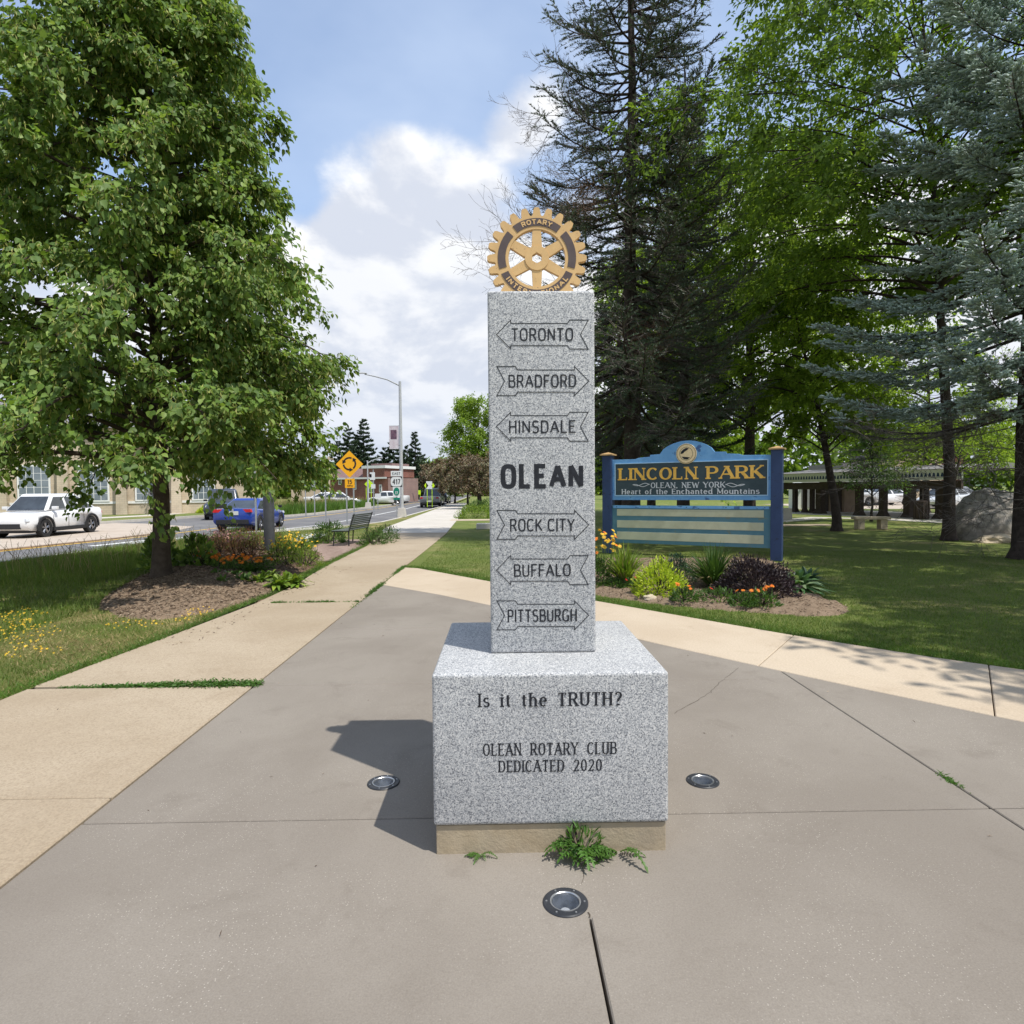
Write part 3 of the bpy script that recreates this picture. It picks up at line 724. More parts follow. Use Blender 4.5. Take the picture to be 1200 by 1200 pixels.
def broadleaf(name, label, cat, loc, H, tr, z0, Rfun, nl, ns, nt, nm, L, leaf, mats, seed, rise=.9, droop=.9, shape='oval', group=None, trunk_pts=None, lean=(0, 0), bract=None, sublen=.42, twig=.42, jit=.10, keep=None, upness=.8, wr=.9, lk=.011):
    g = np.random.default_rng(seed)
    root = thing(name, label, cat, loc, 0, group)
    if trunk_pts is None:
        K = 9; tp = [(lean[0]*(i/(K-1))**1.3+g.normal(0, .03)*(i > 0), lean[1]*(i/(K-1))**1.3+g.normal(0, .03)*(i > 0), H*.93*i/(K-1)) for i in range(K)]
        flare = [1.5, 1.0]
        trr = [tr*(1-.93*(i/(K-1))**.9) for i in range(K)]
        tp = [tp[0], (tp[0][0], tp[0][1], .14), (tp[0][0], tp[0][1], .40)]+tp[1:]; trr = [tr*1.45, tr*1.15, tr*1.0]+trr[1:]
        if loc[2] if len(loc) > 2 else 0: pass
    tp = np.array(tp); trr = np.array(trr)
    n_ = 14
    v, f = tube_vf(tp, trr, n_, seed, .035)
    np_mesh('trunk', v, f, mats[0], root, True)
    def trunk_at(z): return np.stack([np.interp(z, tp[:, 2], tp[:, 0]), np.interp(z, tp[:, 2], tp[:, 1]), z], -1), np.interp(z, tp[:, 2], trr)
    # limbs
    u = (np.arange(nl)+.5)/nl; zs = z0+(H*.93-z0)*u**1.15*.98
    az = np.arange(nl)*2.39996+g.uniform(-.3, .3, nl)
    ze = zs+rise*(1-.3*u)*g.uniform(.7, 1.3, nl)
    Rr = np.array([Rfun(z, a) for z, a in zip(ze, az)])*g.uniform(.80, 1.04, nl)
    K = 9; t = np.linspace(0, 1, K)[None, :, None]
    base, brad = trunk_at(zs)
    dirh = np.stack([np.cos(az), np.sin(az), 0*az], -1)
    P = base[:, None]+dirh[:, None]*Rr[:, None, None]*t
    P[..., 2] += (ze-zs)[:, None]*np.sin(t[..., 0]*math.pi*.62)/.93-droop*(Rr*.22)[:, None]*t[..., 0]**2.4
    P += np.cumsum(g.normal(0, .035, P.shape), axis=1)*t
    lr = np.minimum(.012+lk*Rr, brad*.55)
    tubes('limb_wood', P, lr[:, None]*(1-.85*t[..., 0]), mats[0], root, 5)
    # sub branches
    li = np.repeat(np.arange(nl), ns); tt = g.uniform(.16, 1.0, nl*ns)**.75
    k = tt*(K-1); k0 = np.minimum(k.astype(int), K-2); fr = (k-k0)[:, None]
    sb = P[li, k0]*(1-fr)+P[li, k0+1]*fr; tan = norm(P[li, k0+1]-P[li, k0])
    sd = norm(tan*.75+g.normal(0, .55, (len(li), 3))*np.array([1, 1, .55])+np.array([0, 0, .10]))
    sl = (sublen*Rr[li]*(1.12-.62*tt)+.12)*g.uniform(.6, 1.2, len(li))
    K2 = 4; t2 = np.linspace(0, 1, K2)[None, :, None]
    Q = sb[:, None]+sd[:, None]*sl[:, None, None]*t2; Q[..., 2] -= (droop*.22*sl)[:, None]*t2[..., 0]**2
    tubes('branch_wood', Q, (.004+.006*sl)[:, None]*(1-.8*t2[..., 0]), mats[0], root, 3)
    # twigs
    si = np.repeat(np.arange(len(li)), nt); t3 = g.uniform(.15, 1, len(si)); k = t3*(K2-1); k0 = np.minimum(k.astype(int), K2-2); fr = (k-k0)[:, None]
    tb = Q[si, k0]*(1-fr)+Q[si, k0+1]*fr
    td = norm(sd[si]*.6+g.normal(0, .6, (len(si), 3))*np.array([1, 1, .6])+np.array([0, 0, -.06*droop]))
    tl = twig*g.uniform(.5, 1.2, len(si))
    # leaves
    wi = np.repeat(np.arange(len(si)), nm); s = g.uniform(.1, 1, len(wi))
    pos = tb[wi]+td[wi]*(tl[wi]*s)[:, None]; pos[:, 2] -= droop*.16*tl[wi]*s**2
    pos += g.normal(0, jit*.4, pos.shape)
    if keep is not None:
        m_ = keep(pos+np.array(loc)); pos = pos[m_]; wi = wi[m_]
    N = len(pos); out = norm(pos-np.array([0, 0, 1.])*pos[:, 2:3])
    tip = norm(td[wi]*.55+g.normal(0, .45, (N, 3))+out*.35+np.array([0, 0, -.62*droop]))
    nr = norm(np.array([0, 0, upness])+g.normal(0, .42, (N, 3))+out*.45)
    Ls = L*g.uniform(.6, 1.15, N)
    leaf_mesh('crown', pos, tip, nr, Ls, Ls*wr, shape, leaf, root)
    if bract:
        m_ = g.random(N) < bract*np.clip((out*np.array([.783, -.622, .3])).sum(1)+.8, .15, 1.6)
        p = pos[m_]; n2 = len(p)
        leaf_mesh('seed_bracts', p+g.normal(0, .03, p.shape), norm(np.array([0, 0, -1.])+g.normal(0, .35, (n2, 3))), norm(g.normal(0, 1, (n2, 3))), L*g.uniform(.6, 1.0, n2), .028, 'oval', M['bract'], root)
    return root

def conifer(name, label, loc, H, tr, z0, Rb, mats, seed, dz=.34, per=6, step=.11, nn=26, nl=.045, nw=.010, droop=.25, upt=.25, group=None, pw=.85, twl=.42, dead=0., bare=(0, 0), cat='spruce tree', shoots=0, azkeep=None, thick=1., fill=1., lean=(0, 0), needle=None):
    g = np.random.default_rng(seed); root = thing(name, label, cat, loc, 0, group)
    K = 12; zz = np.linspace(0, H, K); tp = np.stack([lean[0]*zz/H+.04*np.sin(zz*.7+seed), lean[1]*zz/H+.04*np.cos(zz*.6), zz], -1)
    rad = tr*(1-.96*(zz/H)); tp = np.insert(tp, 1, [tp[0][0], tp[0][1], .22], axis=0); rad = np.insert(rad, 1, tr*1.1); rad[0] = tr*1.7
    v, f = tube_vf(tp, rad, 14, seed, .05); np_mesh('trunk', v, f, mats[0], root, True)
    nb = int((H*.985-z0)/dz)*per; u = (np.arange(nb)+g.uniform(-.4, .4, nb))/nb; u = np.clip(u, 0, .995)
    z = z0+(H*.985-z0)*u; az = g.uniform(0, 2*math.pi, nb)
    az = (np.arange(nb) % per)*2*math.pi/per+(np.arange(nb)//per)*.55+g.uniform(-.35, .35, nb)
    Lb = (Rb*(1-u)**pw+.18)*g.uniform(.66, 1.1, nb)
    if azkeep is not None:
        m_ = azkeep(z, az, g); z, az, Lb, u = z[m_], az[m_], Lb[m_], u[m_]; nb = len(z)
    K = 9; t = np.linspace(0, 1, K)[None, :, None]
    base = np.stack([np.interp(z, tp[:, 2], tp[:, 0]), np.interp(z, tp[:, 2], tp[:, 1]), z], -1)
    d = np.stack([np.cos(az), np.sin(az), 0*az], -1)
    P = base[:, None]+d[:, None]*Lb[:, None, None]*t
    lowf = np.clip(1.2-u, .2, 1.2)
    P[..., 2] += Lb[:, None]*(-droop*lowf[:, None]*np.sin(t[..., 0]*math.pi*.72)+upt*t[..., 0]**2.6+.10*(1-lowf[:, None])*t[..., 0])
    P += np.cumsum(g.normal(0, .018, P.shape), axis=1)*t
    tubes('limb_wood', P, (.008+.011*Lb)[:, None]*(1-.88*t[..., 0])*thick, mats[0], root, 4)
    # twigs on both sides
    cnt = np.maximum(3, (Lb/step*2*fill).astype(int)); bi_ = np.repeat(np.arange(nb), cnt); N = len(bi_)
    tt = g.uniform(.14, 1., N)**.8; k = tt*(K-1); k0 = np.minimum(k.astype(int), K-2); fr = (k-k0)[:, None]
    b = P[bi_, k0]*(1-fr)+P[bi_, k0+1]*fr; tan = norm(P[bi_, k0+1]-P[bi_, k0])
    side = norm(np.cross(tan, [0, 0, 1.]))*np.where(g.random(N) < .5, 1, -1)[:, None]
    td = norm(tan*g.uniform(.5, .95, N)[:, None]+side*g.uniform(.35, .95, N)[:, None]+g.normal(0, .13, (N, 3))+np.array([0, 0, -.04]))
    tl = np.minimum(twl*Lb[bi_]*(1.10-.85*tt)+.10, 1.1)*g.uniform(.55, 1.15, N)
    is_dead = g.random(N) < dead
    if bare[1] > bare[0]:
        is_dead |= (b[:, 2] < bare[1]) & (g.random(N) < np.clip((bare[1]-b[:, 2])/(bare[1]-bare[0])*1.2, 0, 1))
    t4 = np.linspace(0, 1, 2)[None, :, None]
    Tw = b[:, None]+td[:, None]*tl[:, None, None]*t4; Tw[..., 2] -= .10*tl[:, None]*t4[..., 0]**2
    R4 = np.full((N, 2), 1.)*np.where(is_dead, .0045, .0035)[:, None]*np.array([1.3, .4])*thick
    tubes('twig_wood', Tw, R4, mats[2] if len(mats) > 2 else mats[0], root, 3, smooth=False)
    if is_dead.any():                         # fine bare twiglets
        w = np.repeat(np.where(is_dead)[0], 4); s = g.uniform(.2, 1, len(w))
        p0 = b[w]+td[w]*(tl[w]*s)[:, None]; dd = norm(td[w]+g.normal(0, .7, (len(w), 3)))
        leaf_mesh('bare_twigs', p0, dd, g.normal(0, 1, (len(w), 3)), tl[w]*g.uniform(.25, .55, len(w)), .010*thick, 'blade', mats[2] if len(mats) > 2 else mats[0], root)
    lv = np.where(~is_dead)[0]
    if shoots:                                # plump frosty shoots: a soft core bristling with needles
        w = np.repeat(lv, shoots); n_ = len(w); s = g.uniform(.12, 1., n_); s[::shoots] = 1.
        p0 = b[w]+td[w]*(tl[w]*s)[:, None]; p0[:, 2] -= .10*tl[w]*s**2
        sd_ = norm(np.cross(td[w], [0, 0, 1.]))*np.where(g.random(n_) < .5, 1, -1)[:, None]
        ax = norm(td[w]+sd_*g.uniform(.2, .8, n_)[:, None]*(s < 1)[:, None]+g.normal(0, .16, (n_, 3))+np.array([0, 0, .12]))
        sl = g.uniform(.085, .15, n_)
        q = np.arange(4)*2*math.pi/4; ra = norm(np.cross(ax, g.normal(0, 1, (n_, 3)))); rb = np.cross(ax, ra)
        ring = ra[:, None]*np.cos(q)[None, :, None]+rb[:, None]*np.sin(q)[None, :, None]
        V = np.concatenate([p0[:, None], p0[:, None]+ax[:, None]*(sl*.3)[:, None, None]+ring*.020, p0[:, None]+ax[:, None]*(sl*.8)[:, None, None]+ring*.018, (p0+ax*(sl*1.02)[:, None])[:, None]], 1)
        T5 = []
        for i in range(4):
            j = (i+1) % 4; T5 += [(0, 1+j, 1+i), (1+i, 1+j, 5+j), (1+i, 5+j, 5+i), (5+i, 5+j, 9)]
        Fc = (np.arange(n_)*10)[:, None, None]+np.array(T5)[None]
        np_mesh('shoots', V.reshape(-1, 3), Fc.reshape(-1, 3), mats[1], root)
        w2 = np.repeat(np.arange(n_), nn); s = g.uniform(0, 1, len(w2)); rnd = g.normal(0, 1, (len(w2), 3)); rad_ = norm(rnd-ax[w2]*(rnd*ax[w2]).sum(1)[:, None])
        leaf_mesh('crown', p0[w2]+ax[w2]*(sl[w2]*s)[:, None]+rad_*.012, norm(ax[w2]*.75+rad_), norm(g.normal(0, 1, (len(w2), 3))), nl*g.uniform(.8, 1.2, len(w2)), nw, 'blade', mats[1], root)
        return root, None
    dens = np.maximum(6, (nn*tl[lv]/.4).astype(int)); w = np.repeat(lv, dens); s = g.uniform(.0, 1.05, len(w))
    p0 = b[w]+td[w]*(tl[w]*s)[:, None]; p0[:, 2] -= .10*tl[w]*s**2
    ax = td[w]; rnd = g.normal(0, 1, (len(w), 3)); rad_ = norm(rnd-ax*(rnd*ax).sum(1)[:, None]); rad_[:, 2] = np.abs(rad_[:, 2])*.8+rad_[:, 2]*.2
    dd = norm(ax*g.uniform(.35, .9, len(w))[:, None]+rad_)
    l_ = nl*g.uniform(.7, 1.2, len(w))
    leaf_mesh('crown', p0, dd, norm(g.normal(0, 1, (len(w), 3))), l_, nw, 'blade', mats[1], root)
    return root, dict(P=P, Lb=Lb, z=z, az=az)

def dead_branches(parent, specs, mat_, seed, origin, nk=(8, 6, 4), r0=.020):
    """bare forked branches: start, direction, length"""
    g = np.random.default_rng(seed)
    for (p, d, L) in specs:
        paths = []; K = 6
        def grow(p, d, L, r, lev):
            pts = [p]; q = p.copy(); dd = norm(d)
            for i in range(K-1):
                dd = norm(dd+g.normal(0, .13, 3)+np.array([0, 0, .05 if lev else -.02])); q = q+dd*L/(K-1); pts.append(q.copy())
            paths.append((np.array(pts), np.linspace(r, r*.3, K)))
            if lev < 3:
                for k in range(nk[lev]):
                    i = g.integers(1, K); sd = norm(pts[i]-pts[i-1]); s = norm(np.cross(sd, g.normal(0, 1, 3)))
                    grow(pts[i], sd*.75+s*.62, L*g.uniform(.28, .55), r*.5, lev+1)
        grow(np.array(p, float)-origin, np.array(d, float), L, r0, 0)
        tubes('dead_branch', np.array([a for a, _ in paths]), np.maximum(.0035, np.array([b for _, b in paths])), mat_, parent, 3)

# ---- linden on the verge
def R_linden(z, a):
    r = np.interp(z, [1.6, 2.4, 3.6, 5.0, 6.5, 8.2, 10., 11.6, 12.6], [3.1, 3.6, 3.5, 3.3, 2.95, 2.45, 1.8, 1.05, .4])
    return r*(1+.11*math.sin(3*a+z*1.7)+.08*math.sin(5*a-z*2.3)-(.17+.05*max(0, 4-z))*math.cos(a-.3))
linden = broadleaf('linden_tree', 'big leafy linden tree with yellow seed bracts growing from a mulch mound by the road', 'tree', (-6.12, 11.45, .05), 12.6, .150, 1.78, R_linden, 146, 12, 6, 12, .116, M['linden_leaf'],
    [M['bark']], 11, rise=.72, droop=1.12, shape='heart', bract=.34, sublen=.29, twig=.36, jit=.14, upness=.75)

# ---- big declining spruce behind the sign
def keep_mid(z, az, g):
    return g.random(len(z)) < np.where(np.cos(az) < -.2, .62, .85)
sp1, info = conifer('spruce_tree', 'tall old spruce with bare dead branches on its left side, behind the monument', (3.95, 19.2, 0), 21.5, .29, 3.7, 3.9, [M['bark_dark'], M['spruce'], M['bark_grey']], 5,
    dz=.40, per=7, step=.11, nn=30, nl=.068, nw=.033, droop=.24, upt=.20, dead=.44, pw=.55, twl=.36, azkeep=keep_mid, thick=1.25)
o_ = np.array([3.95, 19.2, 0]); spec = []
for (px0, py0, px1, py1, L) in ((700, 130, 602, 118, 0), (690, 175, 600, 235, 0), (700, 110, 618, 98, 0), (700, 300, 562, 240, 0), (690, 330, 556, 315, 0), (700, 240, 585, 275, 0), (690, 95, 640, 55, 0), (700, 200, 612, 205, 0), (690, 270, 600, 265, 0)):
    a = at(px0+18, py0+20, 19.0); b = at(px1, py1, 18.4); spec.append((a, b-a, np.linalg.norm(b-a)*.76))
dead_branches(sp1, spec, M['bark_grey'], 8, o_)
# brown dying patches
gq = np.random.default_rng(3); c_ = at(690, 238, 17.6)-o_; c2 = at(760, 400, 17.8)-o_
for c in (c_, c2):
    p = c+gq.normal(0, 1, (2600, 3))*np.array([.42, .4, .30])
    leaf_mesh('dying_needles', p, gq.normal(0, 1, p.shape), gq.normal(0, 1, p.shape), .055, .014, 'blade', M['spruce_brown'], sp1)

# ---- two darker conifers behind
conifer('spruce_tree', 'dark dense spruce standing right of the old spruce, trunk behind the park sign', (7.2, 25, 0), 19, .26, 2.6, 2.3, [M['bark_dark'], M['spruce_dark']], 15, dz=.55, per=7, step=.15, nn=15, nl=.12, nw=.045, droop=.22, upt=.15, dead=.10, pw=.6, twl=.36, thick=1.3)
conifer('spruce_tree', 'narrow dark spruce hidden between the old spruce and the maples', (5.2, 28, 0), 12, .24, 2.0, 1.9, [M['bark_dark'], M['spruce_dark']], 16, dz=.55, per=6, step=.17, nn=20, nl=.12, nw=.042, droop=.22, upt=.15, dead=.10, pw=.6, twl=.36, thick=1.3)

# ---- maples of the park
def Rm_(zc, rz, rr, ph):
    return lambda z, a: rr*math.sqrt(max(.03, 1-((z-zc)/rz)**2))*(1+.14*math.sin(3*a+ph+z*.9)+.08*math.sin(5*a-z*1.3))
broadleaf('maple_tree', 'bright green maple with a slim trunk in front of the picnic pavilion', 'tree', (12.0, 22.5, 0), 9.6, .16, 2.7, Rm_(5.8, 4.3, 2.5, .4), 50, 10, 5, 13, .15, M['maple_leaf'], [M['bark_dark']], 31, rise=.8, droop=.7, lean=(-1.9, 0))
broadleaf('maple_tree', 'tall broad maple with bright green leaves behind the park sign', 'tree', (11.8, 30, 0), 17.5, .30, 4.0, Rm_(9.6, 8.6, 5.8, 1.2), 84, 12, 6, 12, .22, M['maple_leaf'], [M['bark_dark']], 32, rise=1.6, droop=.7, twig=.6, jit=.25)
broadleaf('maple_tree', 'far maple filling the gap between the old spruce and the broad maple', 'tree', (9.0, 38, 0), 16, .26, 1.2, Rm_(7.6, 8.4, 5.4, 2.2), 60, 10, 5, 11, .30, M['maple_leaf'], [M['bark_dark']], 33, rise=1.6, droop=.7, twig=.7, jit=.3)
broadleaf('maple_tree', 'large maple with leaves coloured as in shade behind the blue spruce with boughs hanging over the park at upper right', 'tree', (13.0, 18.2, 0), 18.5, .17, 6.6, Rm_(12.4, 6.4, 7.2, .0), 90, 13, 6, 13, .185, M['maple_shaded'], [M['bark_dark']], 34, rise=1.3, droop=.8, twig=.55, jit=.25, lean=(-1.2, 0))
broadleaf('maple_tree', 'shade maple standing beyond the right edge whose boughs darken the near lawn', 'tree', (12.5, 4.9, 0), 15, .34, 5.5, Rm_(10, 4.2, 5.2, 1.0), 62, 10, 6, 8, .22, M['maple_shaded'], [M['bark_dark']], 35, rise=1.0, droop=.6, twig=.6, jit=.25)

# ---- blue spruce at the right edge
def keep_blue(z, az, g): return g.random(len(z)) < np.where((np.cos(az-math.radians(225)) > -.25) & (z < 11.5), 1., .14)
bs, _ = conifer('blue_spruce', 'blue spruce with frosty drooping boughs and bare lower branches at the right edge', (11.35, 13.5, 0), 15.5, .24, 3.0, 4.15, [M['bark_dark'], M['spruce_blue'], M['bark_grey']], 21,
    dz=.56, per=8, step=.047, nn=7, nl=.030, nw=.011, droop=.14, upt=.08, pw=.52, twl=.19, bare=(2.8, 3.3), thick=.8, azkeep=keep_blue, shoots=4)
g2 = np.random.default_rng(77); spec = []
for k in range(22):
    z = g2.uniform(1.1, 3.6); a = g2.uniform(1.9, 5.6); L = g2.uniform(1.4, 3.3)
    spec.append((np.array([11.35, 13.5, z])+.2*np.array([math.cos(a), math.sin(a), 0]), np.array([math.cos(a), math.sin(a), g2.uniform(-.26, .10)]), L))
dead_branches(bs, spec, M['bark_grey'], 9, np.array([11.35, 13.5, 0]), (6, 5, 3), .013)
# ================================================================== PARK SIGN
PL, PR = at(713, 600, 15.6), at(910.5, 600, 13.6)
sdir = norm(np.array([PR[0]-PL[0], PR[1]-PL[1], 0])); snrm = np.array([-sdir[1], sdir[0], 0])       # away from the viewer
SW = math.dist(PL[:2], PR[:2]); SC = (PL+PR)/2
def suv(px, py):                              # photo point -> (along, up) on the sign's plane
    d = ray(px, py); k = (SC[:2]-CAMP[:2])@snrm[:2]/(d[:2]@snrm[:2]); p = CAMP+d*k
    return (p-SC)[:2]@sdir[:2], p[2]
sign = thing('park_sign', 'blue wooden Lincoln Park sign with gold letters and blank message board between two navy posts', 'sign', (SC[0], SC[1], 0), math.atan2(sdir[1], sdir[0]))
M['navy'] = mat('navy_paint', (.022, .045, .115), (.028, .055, .135), 4, 6, .5, .35, c3=(.02, .03, .06), s3=14, t3=.62)
M['sky_paint'] = mat('worn_sky_blue_paint', (.13, .33, .62), (.17, .39, .66), 5, 6, .55, .3, c3=(.06, .14, .32), s3=5, t3=.60, dist=1.2)
M['pale_blue'] = mat('pale_blue_trim', (.34, .56, .76), (.40, .60, .78), 6, 6, .6)
M['slate'] = mat('slate_green_panel', (.038, .062, .072), (.048, .075, .085), 8, 6, .6)
M['gilt'] = mat('gilt_letters', (.86, .52, .09), (.75, .42, .06), 30, 4, .35, .5)
M['gilt_pale'] = mat('pale_gilt', (.85, .68, .40), (.75, .58, .32), 30, 4, .5)
M['silver_letter'] = mat('silver_letters', (.62, .66, .68), (.55, .58, .60), 20, 4, .6)
M['board_teal'] = mat('teal_board', (.075, .19, .245), (.10, .225, .27), 3, 6, .55, c3=(.14, .20, .18), s3=6, t3=.62)
M['cream'] = mat('cream_strip', (.52, .53, .37), (.46, .48, .34), 2.5, 6, .65, blotch=(.42, .42, .28), bs=3)
M['copper'] = mat('copper_cap', (.48, .31, .14), (.38, .25, .12), 8, 6, .5)
hw = SW/2
for s in (-1, 1):
    ztop = suv(713, 534)[1] if s < 0 else suv(910, 527)[1]
    p = MB().bb(s*hw-.115, s*hw+.115, -.115, .115, 0, ztop).build('post', M['navy'], sign, bevel=.008)
    cp = MB(); cp.bb(s*hw-.16, s*hw+.16, -.16, .16, ztop+.001, ztop+.03)
    cp.add([(s*hw-.15, -.15, ztop+.031), (s*hw+.15, -.15, ztop+.031), (s*hw+.15, .15, ztop+.031), (s*hw-.15, .15, ztop+.031), (s*hw, 0, ztop+.085)], [(0, 1, 4), (1, 2, 4), (2, 3, 4), (3, 0, 4), (3, 2, 1, 0)])
    cp.build('post_cap', M['copper'], sign)
xl, xr = -hw+.118, hw-.118
def ss(pts): return [suv(x, y) for x, y in pts]
top = ss([(745, 538.2), (749, 536.6), (762, 535.4), (762.3, 533.2), (774, 532.4)])
arch = []
a0, a1 = suv(774, 532), suv(838, 529.4); pk = suv(807, 516.3)[1]; zc = (a0[1]+a1[1])/2
for i in range(17):
    t = i/16; arch.append((a0[0]+(a1[0]-a0[0])*t, zc+(pk-zc)*math.sin(math.pi*t)**.62))
rgt = ss([(851, 529.2), (851.3, 531.6), (866, 532.0), (871, 533.4)])
zb = suv(810, 586)[1]; zl = suv(719, 539.2)[1]; zr = suv(903, 532.8)[1]; ze = (zl+zr)/2
outl = [(xl, zb), (xr, zb), (xr, ze)]+[(x, z) for x, z in rgt[::-1]]+arch[::-1]+top[::-1]+[(xl, ze)]
Mx = Matrix.Rotation(math.pi/2, 4, 'X')
MB().prism(outl, -.035, .035, Mx).build('header_frame', M['sky_paint'], sign, bevel=.006)
pz0, pz1 = suv(812, 580)[1], suv(812, 541.6)[1]; pxl, pxr = suv(722, 560)[0], suv(899.5, 560)[0]
tr = MB()
for (x0, x1, z0, z1) in ((pxl-.022, pxr+.022, pz0-.022, pz0), (pxl-.022, pxr+.022, pz1, pz1+.022), (pxl-.022, pxl, pz0, pz1), (pxr, pxr+.022, pz0, pz1)): tr.bb(x0, x1, -.047, -.0352, z0, z1)
tr.build('trim', M['pale_blue'], sign)
MB().bb(pxl, pxr, -.041, -.0352, pz0, pz1).build('name_panel', M['slate'], sign)
yf = -.042
def sline(s, xl_, xr_, yb, yt, m, th, tn, sf, e, tk=.18, sp=.5, nm='lettering', lift=.002):
    a, b = suv(xl_, yb), suv(xr_, yb); z0 = suv((xl_+xr_)/2, yb)[1]; z1 = suv((xl_+xr_)/2, yt)[1]
    put_text(nm, text_quads(s, z1-z0, b[0]-a[0], th, tn, sf, e, track=tk, space=sp), m, sign, ((a[0]+b[0])/2, yf, z0), lift=lift, step=.0004)
sline('LINCOLN PARK', 725, 896, 561.6, 547.0, M['gilt'], .070, .030, .055, 2, .17, .40)
sline('OLEAN, NEW YORK', 763, 850.5, 571.6, 565.0, M['silver_letter'], .024, .013, .014, 2)
sline('Heart of the Enchanted Mountains', 729, 891, 579.0, 572.6, M['silver_letter'], .026, .014, .012, 2)
sw = MB()
for px, sg in ((752, -1), (862, 1)):
    c0 = suv(px, 568.3)
    for k, (dx, dz, a) in enumerate(((0, .015, .10), (0, -.018, .12))):
        P = [(c0[0]+sg*(-.20+.4*t), c0[1]+dz*.6+.035*math.sin(t*6.3+k*2.2)*(1-.3*t)) for t in np.linspace(0, 1, 12)]
        for q, L in ribbon(P, .014, False):
            sw.add([(x, yf-.002-.0004*(L+12*k), z) for x, z in q], [(0, 1, 2, 3)])
sw.build('flourish', M['silver_letter'], sign)
ec = suv(805, 531.8); er = suv(817, 531.8)[0]-ec[0]
MB().lathe([(er, 0), (er, .025), (er-.012, .03), (.001, .03)], (0, 0, 0), 40).build('emblem', M['gilt_pale'], sign)
em = [o for o in sign.children if o.name.startswith('emblem')][0]; em.location = (ec[0], -.036, ec[1]); em.rotation_euler = (math.pi/2, 0, 0)
rg = MB()
for r0, r1 in ((er*.90, er*.94), (er*.62, er*.655)):
    for k in range(40):
        a, b = 2*math.pi*k/40, 2*math.pi*(k+1)/40
        rg.add([(r0*math.cos(a), r0*math.sin(a), .0312), (r1*math.cos(a), r1*math.sin(a), .0312), (r1*math.cos(b), r1*math.sin(b), .0312), (r0*math.cos(b), r0*math.sin(b), .0312)], [(0, 1, 2, 3)])
def blob(pts, k=er*.60): return [(x*k, y*k, .0314) for x, y in pts]
rg.poly(blob([(-.95, -.05), (-.85, .35), (-.45, .75), (.0, .95), (.45, .85), (.1, .55), (-.25, .35), (-.5, .05), (-.75, .0)]))
rg.poly(blob([(-.8, -.45), (-.35, -.9), (.2, -.95), (.65, -.65), (.2, -.55), (-.3, -.5)]))
rg.build('emblem_marks', M['black_fill'], em)
# message board
bz1 = suv(812, 592.6)[1]; bz0 = suv(812, 639)[1]
MB().bb(xl, xr, -.05, .03, bz0, bz1).build('message_board', M['board_teal'], sign, bevel=.006)
MB().bb(xl+.03, xr-.03, -.062, -.0505, suv(812, 596)[1], bz1-.008).build('top_rail', M['sky_paint'], sign)
sx0, sx1 = suv(724, 615)[0], suv(895.5, 615)[0]
for y0, y1 in ((597.2, 605.4), (611, 620), (625, 634.6)):
    MB().bb(sx0, sx1, -.057, -.0505, suv(812, y1)[1], suv(812, y0)[1]).build('letter_strip', M['cream'], sign, bevel=.002, seg=1)
for t in (.02, .25, .5, .75, .98):
    MB().lathe([(.012, 0), (.012, .012), (.001, .015)], (0, 0, 0), 8).build('bolt', M['black_metal'], sign).matrix_local = Matrix.Translation((xl+.05+(xr-xl-.1)*t, -.0505, bz1-.035)) @ Matrix.Rotation(math.pi/2, 4, 'X')

# ================================================================== SMALL PLANTS
M['grass'] = leafmat('grass_blades', [(.085, .145, .020), (.11, .18, .028), (.14, .21, .036), (.18, .21, .06)], .6, .35)
M['grass_deep'] = leafmat('lush_grass_blades', [(.065, .135, .018), (.085, .165, .022), (.11, .20, .03)], .6, .35)
M['grass_dry'] = leafmat('dry_grass_blades', [(.44, .34, .17), (.36, .28, .13), (.30, .25, .10), (.17, .18, .05)], .7, .25, (1.1, 1.1, .8))
M['weed'] = leafmat('weed_leaf', [(.07, .16, .025), (.09, .20, .035), (.06, .13, .02)], .5, .35)
M['lime'] = leafmat('lime_leaf', [(.50, .60, .04), (.58, .64, .06), (.38, .50, .04)], .5, .35, (1.1, 1.2, .5))
M['lime_dim'] = leafmat('yellow_green_leaf', [(.20, .30, .035), (.28, .36, .05), (.13, .22, .03)], .5, .35, (1.1, 1.2, .5))
M['midgreen'] = leafmat('mid_green_leaf', [(.05, .11, .022), (.07, .14, .028), (.09, .17, .04)], .5, .35)
M['bluegreen'] = leafmat('blue_green_leaf', [(.05, .12, .065), (.07, .15, .08), (.04, .09, .05)], .5, .25)
M['barberry'] = leafmat('dark_purple_leaf', [(.022, .014, .018), (.035, .022, .026), (.05, .035, .036)], .5, .12, (1.2, .9, .9))
M['hosta'] = leafmat('hosta_leaf', [(.08, .17, .06), (.11, .21, .08), (.24, .32, .17), (.07, .14, .05)], .45, .25)
M['russet'] = leafmat('russet_leaf', [(.28, .12, .06), (.34, .19, .08), (.22, .20, .06), (.30, .14, .12)], .6, .3, (1.1, 1, .8))
M['orange_petal'] = leafmat('orange_petal', [(.85, .26, .02), (.90, .36, .03), (.80, .18, .02)], .6, .3, (1.1, 1, .6))
M['yellow_petal'] = leafmat('yellow_petal', [(.85, .58, .03), (.90, .66, .06), (.85, .48, .03)], .6, .3, (1.1, 1, .6))
M['red_petal'] = leafmat('red_petal', [(.60, .03, .03), (.70, .06, .04)], .6, .3, (1.1, 1, .6))
M['pink_petal'] = leafmat('pink_petal', [(.62, .28, .30), (.50, .22, .22), (.58, .35, .30)], .6, .3, (1.1, 1, 1))
M['white_petal'] = leafmat('white_petal', [(.80, .80, .78), (.72, .74, .70)], .6, .3, (1.1, 1, 1))
